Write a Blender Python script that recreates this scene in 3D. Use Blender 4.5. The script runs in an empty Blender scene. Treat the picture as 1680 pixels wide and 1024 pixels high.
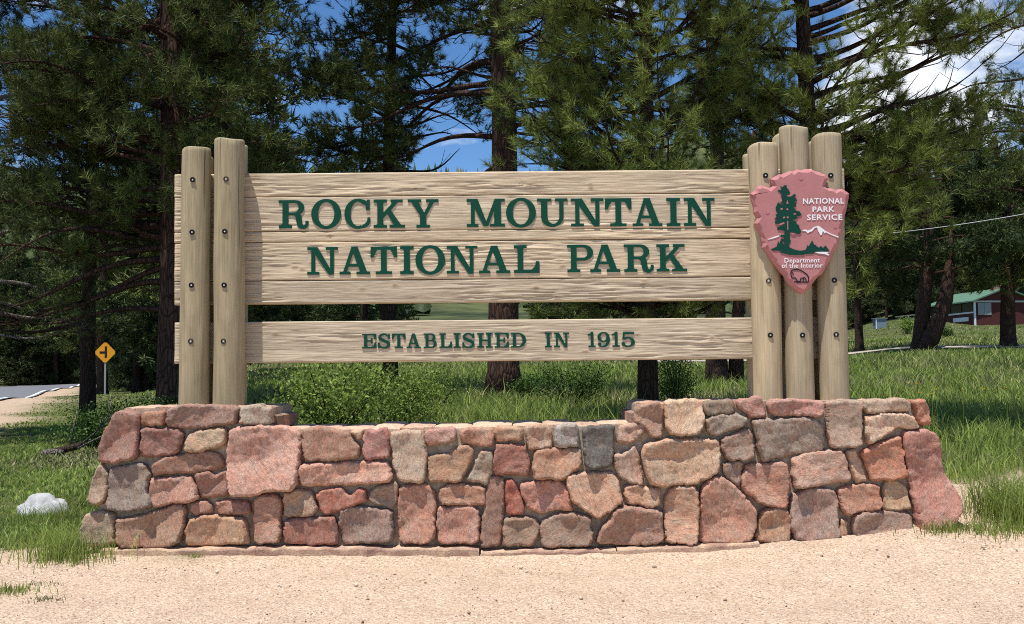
import bpy, bmesh, math, random
import numpy as np
from mathutils import Vector, Matrix, Euler
from mathutils.geometry import delaunay_2d_cdt

D2R = math.radians
SC = bpy.context.scene
COL = SC.collection

# ------------------------------------------------------------------ camera
F_PX, CAM_Y, CAM_Z = 1750.0, -8.75, 1.5
PITCH, ROLL = math.atan(100 / F_PX), D2R(-0.5)
cam_d = bpy.data.cameras.new("camera")
cam = bpy.data.objects.new("camera", cam_d)
COL.objects.link(cam)
CR = Matrix.Rotation(math.pi / 2 + PITCH, 3, 'X') @ Matrix.Rotation(ROLL, 3, 'Z')
CP = Vector((0, CAM_Y, CAM_Z))
cam.matrix_world = Matrix.Translation(CP) @ CR.to_4x4()
cam_d.sensor_width = 36
cam_d.lens = 36 * F_PX / 1680
cam_d.clip_end = 4000
SC.camera = cam

# ------------------------------------------------------------------ world, sun, exposure
SUN_DIR = Vector((-0.16, -0.24, 0.957)).normalized()      # towards the sun
SUN_EL = math.asin(SUN_DIR.z)
world = bpy.data.worlds.new("World")
SC.world = world
world.use_nodes = True
wn, wl = world.node_tree.nodes, world.node_tree.links
wn.clear()
w_out = wn.new('ShaderNodeOutputWorld')
w_bg = wn.new('ShaderNodeBackground')
w_sky = wn.new('ShaderNodeTexSky')
w_sky.sky_type = 'NISHITA'
w_sky.sun_disc = False
w_sky.sun_elevation = SUN_EL
w_sky.sun_rotation = D2R(214)
w_sky.altitude = 2400
w_sky.air_density = 1.0
w_sky.dust_density = 0.15
w_sky.ozone_density = 4.0
w_bg.inputs['Strength'].default_value = 0.125
w_tc = wn.new('ShaderNodeTexCoord')
w_map = wn.new('ShaderNodeMapping')
w_map.inputs['Scale'].default_value = (1.0, 1.0, 2.6)
w_map.inputs['Location'].default_value = (0.33, 0.1, 0.0)
w_n = wn.new('ShaderNodeTexNoise')
w_n.inputs['Scale'].default_value = 5.2
w_n.inputs['Detail'].default_value = 7
w_n.inputs['Roughness'].default_value = 0.58
w_r = wn.new('ShaderNodeValToRGB')
w_r.color_ramp.elements[0].position = 0.57
w_r.color_ramp.elements[1].position = 0.72
w_hs = wn.new('ShaderNodeHueSaturation')
w_hs.inputs['Saturation'].default_value = 1.16
w_hs.inputs['Value'].default_value = 1.0
w_mix = wn.new('ShaderNodeMixRGB')
w_mix.inputs['Color2'].default_value = (7.2, 7.5, 8.0, 1)
wl.new(w_tc.outputs['Generated'], w_map.inputs['Vector'])
wl.new(w_map.outputs['Vector'], w_n.inputs['Vector'])
# a cumulus bank low in the north-east, thinner cloud low in the north-west
w_sum = w_n.outputs['Fac']
for c_px, c_py, c_in, c_out, c_amt in ((1590, 95, 2.0, 9.0, 0.10), (1440, 175, 1.0, 6.0, 0.075), (60, 440, 1.0, 7.0, 0.2)):
    w_dot = wn.new('ShaderNodeVectorMath'); w_dot.operation = 'DOT_PRODUCT'
    w_dot.inputs[1].default_value = (CR @ Vector(((c_px - 840) / F_PX, -(c_py - 512) / F_PX, -1))).normalized()
    w_mr = wn.new('ShaderNodeMapRange')
    w_mr.inputs[1].default_value, w_mr.inputs[2].default_value = math.cos(D2R(c_out)), math.cos(D2R(c_in))
    w_mr.inputs[4].default_value = c_amt
    w_add = wn.new('ShaderNodeMath'); w_add.operation = 'ADD'
    wl.new(w_tc.outputs['Generated'], w_dot.inputs[0])
    wl.new(w_dot.outputs['Value'], w_mr.inputs[0])
    wl.new(w_mr.outputs[0], w_add.inputs[0])
    wl.new(w_sum, w_add.inputs[1])
    w_sum = w_add.outputs[0]
wl.new(w_sum, w_r.inputs['Fac'])
wl.new(w_r.outputs['Color'], w_mix.inputs['Fac'])
wl.new(w_sky.outputs['Color'], w_hs.inputs['Color'])
wl.new(w_hs.outputs['Color'], w_mix.inputs['Color1'])
wl.new(w_mix.outputs['Color'], w_bg.inputs['Color'])
wl.new(w_bg.outputs['Background'], w_out.inputs['Surface'])

sun_d = bpy.data.lights.new("sun", 'SUN')
sun_d.energy = 5.0
sun_d.angle = D2R(0.5)
sun_d.color = (1.0, 0.965, 0.915)
sun = bpy.data.objects.new("sun", sun_d)
COL.objects.link(sun)
sun.rotation_euler = (-SUN_DIR).to_track_quat('-Z', 'Y').to_euler()

SC.view_settings.view_transform = 'Standard'
SC.view_settings.look = 'None'
SC.view_settings.gamma = 1
SC.view_settings.use_curve_mapping = False
SC.view_settings.exposure = 0.25
SC.cycles.use_denoising = False
SC.cycles.filter_width = 1.0
SC.cycles.max_bounces = 6
SC.cycles.diffuse_bounces = 4
SC.cycles.transparent_max_bounces = 4

# ------------------------------------------------------------------ helpers
CRT = np.array(CR.transposed())


def P(px, py, Y):
    """pixel of the 1680x1024 photograph -> point on the plane y = Y"""
    d = CR @ Vector(((px - 840) / F_PX, -(py - 512) / F_PX, -1))
    return CP + d * ((Y - CAM_Y) / d.y)


def proj(p):
    q = (np.asarray(p) - np.array(CP)) @ CRT.T
    return 840 - F_PX * q[:, 0] / q[:, 2], 512 + F_PX * q[:, 1] / q[:, 2]


def _h(ix, iy, iz):
    n = (ix * 374761393 + iy * 668265263 + iz * 1274126177) & 0xFFFFFFFF
    n = ((n ^ (n >> 13)) * 1274126177) & 0xFFFFFFFF
    return ((n ^ (n >> 16)) & 0xFFFF) / 65535.0


def vn(x, y, z=0.0):
    """value noise, -1..1"""
    x, y, z = np.broadcast_arrays(np.asarray(x, float), np.asarray(y, float), np.asarray(z, float))
    ix, iy, iz = np.floor(x).astype(np.int64), np.floor(y).astype(np.int64), np.floor(z).astype(np.int64)
    fx, fy, fz = x - ix, y - iy, z - iz
    fx, fy, fz = [f * f * (3 - 2 * f) for f in (fx, fy, fz)]
    r = 0
    for a in (0, 1):
        for b in (0, 1):
            for c in (0, 1):
                r = r + _h(ix + a, iy + b, iz + c) * np.where(a, fx, 1 - fx) * np.where(b, fy, 1 - fy) * np.where(c, fz, 1 - fz)
    return r * 2 - 1


def fbm(x, y, z=0.0, o=4, g=0.5):
    r, a, s = 0, 1.0, 1.0
    for k in range(o):
        r = r + a * vn(x * s + 17.3 * k, y * s + 5.1 * k, z * s + 3.7 * k)
        a *= g
        s *= 2.03
    return r


def sstep(a, b, x):
    t = np.clip((np.asarray(x, float) - a) / (b - a), 0, 1)
    return t * t * (3 - 2 * t)


def srgb(r, g, b):
    f = lambda c: (c / 255 / 12.92) if c <= 10 else ((c / 255 + 0.055) / 1.055) ** 2.4
    return (f(r), f(g), f(b))


def link(o, parent=None):
    COL.objects.link(o)
    if parent is not None:
        o.parent = parent
    return o


def obj(name, V, F, mat, parent=None, smooth=False, loc=None):
    """one mesh object; vertices are in the thing's space (world if no parent)"""
    me = bpy.data.meshes.new(name)
    V = np.asarray(V, dtype=np.float32).reshape(-1, 3)
    if isinstance(F, np.ndarray):
        n, k = F.shape
        me.vertices.add(len(V))
        me.vertices.foreach_set('co', V.ravel())
        me.loops.add(n * k)
        me.loops.foreach_set('vertex_index', F.astype(np.int32).ravel())
        me.polygons.add(n)
        me.polygons.foreach_set('loop_start', np.arange(0, n * k, k, dtype=np.int32))
        me.polygons.foreach_set('loop_total', np.full(n, k, dtype=np.int32))
        me.update(calc_edges=True)
    else:
        me.from_pydata(V.tolist(), [], [list(f) for f in F])
        me.update()
    if smooth:
        me.polygons.foreach_set('use_smooth', np.ones(len(me.polygons), dtype=bool))
    if mat is not None:
        me.materials.append(mat)
    o = bpy.data.objects.new(name, me)
    if loc is not None:
        o.location = loc
    return link(o, parent)


def tag(o, label=None, cat=None, group=None, kind=None):
    if label: o['label'] = label
    if cat: o['category'] = cat
    if group: o['group'] = group
    if kind: o['kind'] = kind
    return o


def thing(name, label, cat, loc=(0, 0, 0), group=None, rz=0):
    o = bpy.data.objects.new(name, None)
    o.empty_display_size = 0.1
    o.location = loc
    o.rotation_euler = (0, 0, rz)
    return tag(link(o), label, cat, group)


class MB:
    """collects shapes for ONE mesh"""
    def __init__(s): s.V, s.F = [], []

    def add(s, V, F):
        n = len(s.V)
        s.V += [tuple(v) for v in V]
        s.F += [tuple(i + n for i in f) for f in F]
        return s

    def box(s, x0, x1, y0, y1, z0, z1):
        return s.add([(x0, y0, z0), (x1, y0, z0), (x1, y1, z0), (x0, y1, z0), (x0, y0, z1), (x1, y0, z1), (x1, y1, z1), (x0, y1, z1)],
                     [(3, 2, 1, 0), (4, 5, 6, 7), (0, 1, 5, 4), (1, 2, 6, 5), (2, 3, 7, 6), (3, 0, 4, 7)])

    def tube(s, pts, rad, n=6):
        V, F = tube(pts, rad, n)
        return s.add(V, F)

    def obj(s, name, mat, parent=None, smooth=False):
        return obj(name, s.V, s.F, mat, parent, smooth)


def tube(pts, rad, n=6):
    pts = [Vector(p) for p in pts]
    V, F = [], []
    for i, p in enumerate(pts):
        t = (pts[min(i + 1, len(pts) - 1)] - pts[max(i - 1, 0)])
        t = t.normalized() if t.length > 1e-9 else Vector((0, 0, 1))
        ref = Vector((1, 0, 0)) if abs(t.x) < 0.8 else Vector((0, 1, 0))
        a = t.cross(ref).normalized()
        b = t.cross(a)
        for k in range(n):
            w = 2 * math.pi * k / n
            V.append(p + (a * math.cos(w) + b * math.sin(w)) * rad[i])
    for i in range(len(pts) - 1):
        for k in range(n):
            F.append((i * n + k, i * n + (k + 1) % n, (i + 1) * n + (k + 1) % n, (i + 1) * n + k))
    F.append(tuple(range(n - 1, -1, -1)))
    F.append(tuple((len(pts) - 1) * n + k for k in range(n)))
    return V, F


def inpoly(x, y, poly):
    x, y = np.asarray(x, float), np.asarray(y, float)
    r = np.zeros(x.shape, bool)
    n = len(poly)
    for i in range(n):
        x1, y1 = poly[i]
        x2, y2 = poly[(i + 1) % n]
        if y1 == y2: continue
        c = ((y1 > y) != (y2 > y)) & (x < (x2 - x1) * (y - y1) / (y2 - y1) + x1)
        r ^= c
    return r


def distpoly(x, y, poly):
    d = np.full(np.shape(x), 1e9)
    n = len(poly)
    for i in range(n):
        ax, ay = poly[i]
        bx, by = poly[(i + 1) % n]
        dx, dy = bx - ax, by - ay
        L = dx * dx + dy * dy + 1e-12
        t = np.clip(((x - ax) * dx + (y - ay) * dy) / L, 0, 1)
        d = np.minimum(d, np.hypot(x - ax - t * dx, y - ay - t * dy))
    return d


# ------------------------------------------------------------------ materials
class NT:
    def __init__(s, name):
        s.m = bpy.data.materials.new(name)
        s.m.use_nodes = True
        s.n, s.l = s.m.node_tree.nodes, s.m.node_tree.links
        s.b = s.n['Principled BSDF']
        s.b.inputs['Specular IOR Level'].default_value = 0.25
        s.b.inputs['Roughness'].default_value = 0.85

    def coord(s, which='Object', scale=(1, 1, 1), rot=(0, 0, 0)):
        if which == 'Position':
            o = s.n.new('ShaderNodeNewGeometry').outputs['Position']
        else:
            o = s.n.new('ShaderNodeTexCoord').outputs[which]
        m = s.n.new('ShaderNodeMapping')
        m.inputs['Scale'].default_value = scale
        m.inputs['Rotation'].default_value = rot
        s.l.new(o, m.inputs['Vector'])
        return m.outputs['Vector']

    def noise(s, vec, scale=5, detail=4, rough=0.5, dist=0.0):
        t = s.n.new('ShaderNodeTexNoise')
        t.inputs['Scale'].default_value = scale
        t.inputs['Detail'].default_value = detail
        t.inputs['Roughness'].default_value = rough
        t.inputs['Distortion'].default_value = dist
        s.l.new(vec, t.inputs['Vector'])
        return t.outputs['Fac']

    def voro(s, vec, scale, out='Distance', feature='F1'):
        t = s.n.new('ShaderNodeTexVoronoi')
        t.feature = feature
        t.inputs['Scale'].default_value = scale
        s.l.new(vec, t.inputs['Vector'])
        return t.outputs[out]

    def ramp(s, fac, stops):
        r = s.n.new('ShaderNodeValToRGB')
        e = r.color_ramp.elements
        while len(e) < len(stops): e.new(0.5)
        for el, (p, c) in zip(e, stops):
            el.position = p
            el.color = (c, c, c, 1) if not hasattr(c, '__len__') else (*c[:3], 1)
        s.l.new(fac, r.inputs['Fac'])
        return r.outputs['Color']

    def mix(s, fac, a, b, mode='MIX'):
        m = s.n.new('ShaderNodeMixRGB')
        m.blend_type = mode
        for k, v in (('Fac', fac), ('Color1', a), ('Color2', b)):
            if isinstance(v, bpy.types.NodeSocket): s.l.new(v, m.inputs[k])
            elif k == 'Fac': m.inputs[k].default_value = v
            else: m.inputs[k].default_value = (*v[:3], 1)
        return m.outputs['Color']

    def color(s, c):
        if isinstance(c, bpy.types.NodeSocket): s.l.new(c, s.b.inputs['Base Color'])
        else: s.b.inputs['Base Color'].default_value = (*c[:3], 1)
        return s

    def bump(s, h, strength=0.5, dist=0.01):
        b = s.n.new('ShaderNodeBump')
        b.inputs['Strength'].default_value = strength
        b.inputs['Distance'].default_value = dist
        s.l.new(h, b.inputs['Height'])
        s.l.new(b.outputs['Normal'], s.b.inputs['Normal'])
        return s

    def rough(s, r, spec=None):
        s.b.inputs['Roughness'].default_value = r
        if spec is not None: s.b.inputs['Specular IOR Level'].default_value = spec
        return s


def simple(name, col, rough=0.8, var=0.25, scale=8, which='Object', spec=0.25, bump=0.0):
    t = NT(name)
    v = t.coord(which)
    f = t.noise(v, scale, 5)
    c2 = tuple(x * (1 - var) for x in col)
    t.color(t.mix(f, tuple(min(1, x * (1 + var * 0.6)) for x in col), c2)).rough(rough, spec)
    if bump: t.bump(t.noise(v, scale * 4, 4), bump, 0.01)
    return t.m


def mat_stone():
    t = NT('granite_stone')
    oi = t.n.new('ShaderNodeObjectInfo')
    # every stone gets its own piece and direction of the pattern
    g = t.n.new('ShaderNodeNewGeometry')
    vr = t.n.new('ShaderNodeVectorRotate'); vr.rotation_type = 'EULER_XYZ'
    cb = t.n.new('ShaderNodeCombineXYZ')
    for k, m_ in enumerate((9.0, 31.0, 17.0)):
        mu = t.n.new('ShaderNodeMath'); mu.operation = 'MULTIPLY'; mu.inputs[1].default_value = m_
        t.l.new(oi.outputs['Random'], mu.inputs[0]); t.l.new(mu.outputs[0], cb.inputs[k])
    t.l.new(g.outputs['Position'], vr.inputs['Vector']); t.l.new(cb.outputs[0], vr.inputs['Rotation'])
    ad = t.n.new('ShaderNodeVectorMath'); t.l.new(vr.outputs[0], ad.inputs[0]); t.l.new(cb.outputs[0], ad.inputs[1])
    v = ad.outputs[0]
    mp = t.n.new('ShaderNodeMapping'); mp.inputs['Scale'].default_value = (1, 1, 2.6); t.l.new(v, mp.inputs['Vector'])
    vb = mp.outputs[0]
    col = oi.outputs['Color']
    p1 = t.ramp(t.noise(vb, 6, 4, 0.65, 0.8), [(0.42, 0), (0.58, 1)])
    c = t.mix(p1, col, t.mix(0.6, col, (1.10, 0.82, 0.74), 'MULTIPLY'))
    pg = t.ramp(t.noise(v, 8, 6, 0.7, 0.3), [(0.50, 0), (0.66, 0.8)])
    c = t.mix(pg, c, t.mix(0.4, col, (0.46, 0.39, 0.30)))
    dk = t.ramp(t.noise(vb, 12, 6, 0.75, 0.5), [(0.52, 0), (0.66, 0.7)])
    c = t.mix(dk, c, t.mix(0.35, (0.11, 0.09, 0.08), col))
    st = t.ramp(t.noise(vb, 34, 6, 0.78), [(0.30, 0.5), (0.5, 1.0), (0.68, 1.35)])
    c = t.mix(0.8, c, st, 'MULTIPLY')
    # mineral grains
    gr = t.voro(v, 150, 'Color')
    se = t.n.new('ShaderNodeSeparateColor'); t.l.new(gr, se.inputs[0])
    c = t.mix(0.7, c, t.ramp(se.outputs[0], [(0.0, 0.66), (0.15, 0.92), (0.8, 1.04), (1.0, 1.28)]), 'MULTIPLY')
    # thin cracks
    cr = t.ramp(t.voro(vb, 7, 'Distance', 'DISTANCE_TO_EDGE'), [(0.0, 0.35), (0.016, 1.0)])
    c = t.mix(0.6, c, cr, 'MULTIPLY')
    t.color(c).rough(0.92, 0.15)
    h = t.mix(0.35, t.noise(vb, 30, 8, 0.78, 0.4), t.noise(v, 130, 4, 0.7))
    t.bump(h, 0.85, 0.018)
    return t.m


def mat_mortar():
    t = NT('mortar')
    v = t.coord('Position')
    c = t.ramp(t.noise(v, 22, 6, 0.7), [(0.34, (0.26, 0.205, 0.15)), (0.66, (0.56, 0.47, 0.35))])
    t.color(c).rough(0.95, 0.1).bump(t.noise(v, 90, 5, 0.7), 0.6, 0.008)
    return t.m


def mat_wood(name, light, dark, axis='X', stain=(0.30, 0.24, 0.15)):
    t = NT(name)
    sc = (1.1, 30, 30) if axis == 'X' else (30, 30, 1.1)
    sc2 = (2.5, 120, 120) if axis == 'X' else (110, 110, 2.0)
    v, v2 = t.coord('Object', sc), t.coord('Object', sc2)
    oi = t.n.new('ShaderNodeObjectInfo')
    g = t.noise(v, 1.6, 5, 0.6, 0.4)
    g2 = t.noise(v2, 1.0, 4, 0.65)
    c = t.mix(t.ramp(g, [(0.33, 0), (0.66, 1)]), light, dark)
    c = t.mix(0.85 if axis == 'X' else 0.45, c, t.ramp(g2, [(0.3, 0.58), (0.48, 0.97), (0.72, 1.22)]), 'MULTIPLY')
    tint = t.ramp(oi.outputs['Random'], [(0.0, (0.86, 0.86, 0.85)), (0.5, (1.0, 1.0, 1.0)), (1.0, (1.08, 1.04, 0.97))])
    c = t.mix(1.0, c, tint, 'MULTIPLY')
    # drying checks along the grain
    ck = t.ramp(t.noise(t.coord('Object', (0.5, 38, 38) if axis == 'X' else (34, 34, 0.55)), 1.0, 3, 0.5, 0.2), [(0.275, 0.30), (0.315, 1.0)] if axis == 'X' else [(0.31, 0.25), (0.345, 1.0)])
    c = t.mix(0.85, c, ck, 'MULTIPLY')
    # weather stains
    wst = t.ramp(t.noise(t.coord('Object', (2.2, 6, 9) if axis == 'X' else (9, 9, 2.4)), 1.0, 6, 0.7), [(0.30, (0.74, 0.73, 0.70)), (0.5, (1, 1, 1)), (0.72, (1.10, 1.07, 1.02))])
    c = t.mix(0.8, c, wst, 'MULTIPLY')
    big = t.noise(t.coord('Object', (0.9, 1, 1) if axis == 'X' else (6, 6, 1.2)), 2.2, 4, 0.6)
    c = t.mix(t.ramp(big, [(0.48, 0), (0.72, 0.5)]), c, stain)
    ka = t.n.new('ShaderNodeAttribute'); ka.attribute_name = 'knot'
    c = t.mix(t.ramp(ka.outputs['Fac'], [(0.1, 0), (0.75, 0.75)]), c, (0.30, 0.205, 0.115))
    t.color(c).rough(0.82, 0.2)
    t.bump(t.mix(0.5, g, g2), 0.8 if axis == 'X' else 0.45, 0.009)
    return t.m


def mat_needles(name, a, b, dry=(0.16, 0.10, 0.03), dryness=0.05, trans=0.07):
    t = NT(name)
    g = t.n.new('ShaderNodeNewGeometry')
    c = t.ramp(g.outputs['Random Per Island'], [(0.0, b), (0.55, a), (1.0 - dryness, tuple(x * 1.25 for x in a)), (1.0, dry)])
    big = t.noise(t.coord('Position'), 1.6, 3)
    c = t.mix(0.9, c, t.ramp(big, [(0.3, 0.6), (0.7, 1.4)]), 'MULTIPLY')
    t.color(c).rough(0.6, 0.16)
    # thin leaves let a little light through
    tr = t.n.new('ShaderNodeBsdfTranslucent')
    t.l.new(c, tr.inputs['Color'])
    ms = t.n.new('ShaderNodeMixShader')
    ms.inputs['Fac'].default_value = trans
    t.l.new(t.b.outputs['BSDF'], ms.inputs[1])
    t.l.new(tr.outputs['BSDF'], ms.inputs[2])
    t.l.new(ms.outputs['Shader'], t.n['Material Output'].inputs['Surface'])
    return t.m


def mat_bark(name, a, b, sc=1.0):
    t = NT(name)
    v = t.coord('Object', (7 * sc, 7 * sc, 1.6 * sc))
    cells = t.voro(v, 2.2, 'Distance', 'DISTANCE_TO_EDGE')
    n = t.noise(t.coord('Object', (6, 6, 2)), 4, 5, 0.65)
    c = t.mix(t.ramp(n, [(0.3, 0), (0.7, 1)]), a, b)
    c = t.mix(t.ramp(cells, [(0.0, 1), (0.12, 0)]), c, (0.018, 0.013, 0.010))
    t.color(c).rough(0.95, 0.1)
    t.bump(t.mix(0.35, t.ramp(cells, [(0, 0), (0.25, 1)]), n), 0.8, 0.03)
    return t.m


M = {}
M['stone'] = mat_stone()
M['mortar'] = mat_mortar()
M['board'] = mat_wood('weathered_board', (0.70, 0.58, 0.42), (0.49, 0.39, 0.265), 'X', (0.45, 0.37, 0.26))
M['log'] = mat_wood('log_wood', (0.42, 0.345, 0.215), (0.31, 0.25, 0.15), 'Z', (0.27, 0.235, 0.13))
M['log_pale'] = mat_wood('pale_log_wood', (0.53, 0.435, 0.29), (0.41, 0.33, 0.21), 'Z', (0.36, 0.305, 0.20))
M['green_paint'] = simple('green_paint', (0.004, 0.062, 0.036), 0.6, 0.2, 25, spec=0.15)
M['plaque_red'] = simple('plaque_paint', (0.48, 0.205, 0.20), 0.75, 0.22, 9, bump=0.12, spec=0.12)
M['dark_green'] = simple('dark_green_paint', (0.005, 0.055, 0.036), 0.6, 0.25, 40, spec=0.15)
M['white_paint'] = simple('white_paint', (0.80, 0.80, 0.80), 0.6, 0.06, 20)
M['black_paint'] = simple('black_paint', (0.012, 0.012, 0.013), 0.5, 0.2, 20)
M['steel'] = simple('bolt_steel', (0.62, 0.58, 0.50), 0.4, 0.2, 60, spec=0.5)
M['bark_red'] = mat_bark('ponderosa_bark', (0.062, 0.034, 0.025), (0.105, 0.060, 0.043))
M['bark_dark'] = mat_bark('dark_bark', (0.050, 0.032, 0.024), (0.085, 0.055, 0.04), 1.6)
M['bark_grey'] = mat_bark('dead_grey_bark', (0.16, 0.135, 0.115), (0.27, 0.24, 0.21), 2.0)
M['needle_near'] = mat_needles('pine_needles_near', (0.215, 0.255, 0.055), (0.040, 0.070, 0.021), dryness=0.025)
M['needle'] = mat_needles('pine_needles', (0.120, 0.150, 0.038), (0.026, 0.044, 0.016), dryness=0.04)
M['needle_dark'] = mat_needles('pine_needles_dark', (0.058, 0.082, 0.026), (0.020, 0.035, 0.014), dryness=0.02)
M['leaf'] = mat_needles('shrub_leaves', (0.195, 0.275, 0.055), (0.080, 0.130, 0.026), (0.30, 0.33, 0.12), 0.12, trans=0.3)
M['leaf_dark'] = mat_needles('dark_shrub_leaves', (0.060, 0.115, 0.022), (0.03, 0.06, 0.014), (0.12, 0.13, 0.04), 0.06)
M['grass'] = mat_needles('grass_blades', (0.265, 0.340, 0.075), (0.135, 0.205, 0.045), (0.40, 0.36, 0.19), 0.13, trans=0.4)
M['grass_dry'] = mat_needles('dry_grass_blades', (0.23, 0.22, 0.10), (0.12, 0.14, 0.05), (0.42, 0.35, 0.2), 0.25)

# ------------------------------------------------------------------ terrain
PROF_L = [(-40, -0.5), (-6, 0), (-1, 0.02), (0, 0.07), (4, 0.26), (10, 0.38), (20, 0.43), (43, 0.5), (90, 0.6), (150, 0.85), (220, 4), (400, 45), (900, 150), (2000, 190)]
PROF_C = [(-40, -0.5), (-6, 0), (-1, 0), (0.05, 0.0), (0.8, 0.62), (4, 0.86), (11, 1.05), (40, 1.75), (120, 4.5), (300, 21), (500, 80), (900, 172), (2000, 210)]
PROF_R = [(-40, -0.5), (-6, 0), (-1.2, 0.03), (0, 0.24), (1.2, 0.42), (6, 0.88), (12, 1.2), (40, 2.3), (75, 4.1), (100, 6.0), (116, 7.6), (200, 22), (400, 60), (900, 135), (2000, 170)]


_bk = [P(a, b, -0.06) for a, b in ((1180, 903), (1250, 896), (1310, 890), (1400, 886), (1490, 879), (1560, 868), (1640, 862))]
BKX, BKZ = [v.x for v in _bk], [v.z for v in _bk]


def BANK(x, y):
    """gravel banked up against the right end of the wall"""
    zb_ = np.interp(x, BKX, BKZ)
    base = np.interp(y, [-1.2, 0], [0.0, 0.0]) + 0 * x
    u = x / (np.maximum(y, -1.5) - CAM_Y)
    cur = np.interp(y, [a for a, _ in PROF_R], [b for _, b in PROF_R]) * sstep(0.24, 0.39, u)
    w = np.exp(-(np.clip(-0.06 - y, 0, 9) / 0.75) ** 2) * np.exp(-(np.clip(y + 0.06, 0, 9) / 0.25) ** 2)
    return np.maximum(zb_ - cur, 0) * w * sstep(1.6, 2.2, x)


def terr(x, y):
    x, y = np.asarray(x, float), np.asarray(y, float)
    L, C_, R = [np.interp(y, [a for a, _ in p], [b for _, b in p]) for p in (PROF_L, PROF_C, PROF_R)]
    u = x / (np.maximum(y, -1.5) - CAM_Y)
    wl_ = 1 - sstep(-0.36, -0.22, u)
    wr_ = sstep(0.24, 0.39, u)
    z = C_ * (1 - wl_ - wr_) + L * wl_ + R * wr_
    d = np.clip(y / 40, 0, 1)
    z = z + 0.018 * fbm(x * 1.1, y * 1.1, 0, 3) + d * 0.16 * vn(x * 0.16, y * 0.16, 3.3)
    z = z + BANK(x, y) + 0.010 * np.exp(-((np.minimum(y + 0.13, 0)) / 0.22) ** 2) * (y < 0.3) * (1 + 0.7 * vn(x * 2.5, 3.0)) * (np.abs(x) < 3.5)
    far = sstep(150, 500, y)
    z = z + far * 28 * fbm(x * 0.006, y * 0.006, 7.7, 4)
    return z


ROAD_P, ROAD_D = np.array([-20.5, 34.0]), np.array([-15.5, 44.0]) / math.hypot(15.5, 44)
ROAD_N = np.array([-ROAD_D[1], ROAD_D[0]])        # away from the meadow, to the far side


def road_off(x, y):
    """signed distance past the near edge of the road (0..6.4 = asphalt)"""
    return (np.asarray(x) - ROAD_P[0]) * ROAD_N[0] + (np.asarray(y) - ROAD_P[1]) * ROAD_N[1]


def gravel_mask(x, y):
    x, y = np.asarray(x, float), np.asarray(y, float)
    edge = np.where(x < -3.3, 0.12 - 0.10 * sstep(-3.7, -4.6, x), np.where(x > 3.5, 1.15 + 0.5 * sstep(4.2, 5.0, x), 0.35))
    edge = edge + 0.22 * vn(x * 1.6, y * 1.6, 1.0) + 0.10 * vn(x * 5, y * 5, 2.0)
    g = 1 - sstep(-0.12, 0.12, y - edge)
    ro = road_off(x, y)
    g2 = sstep(-2.9, -1.2, ro + 0.8 * vn(x * 0.4, y * 0.4, 9.0)) * (1 - sstep(6.6, 7.4, ro))
    g2 = g2 * sstep(6, 12, y) * (1 - sstep(80, 92, y))
    return np.maximum(g, g2 * 0.9)


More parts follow.
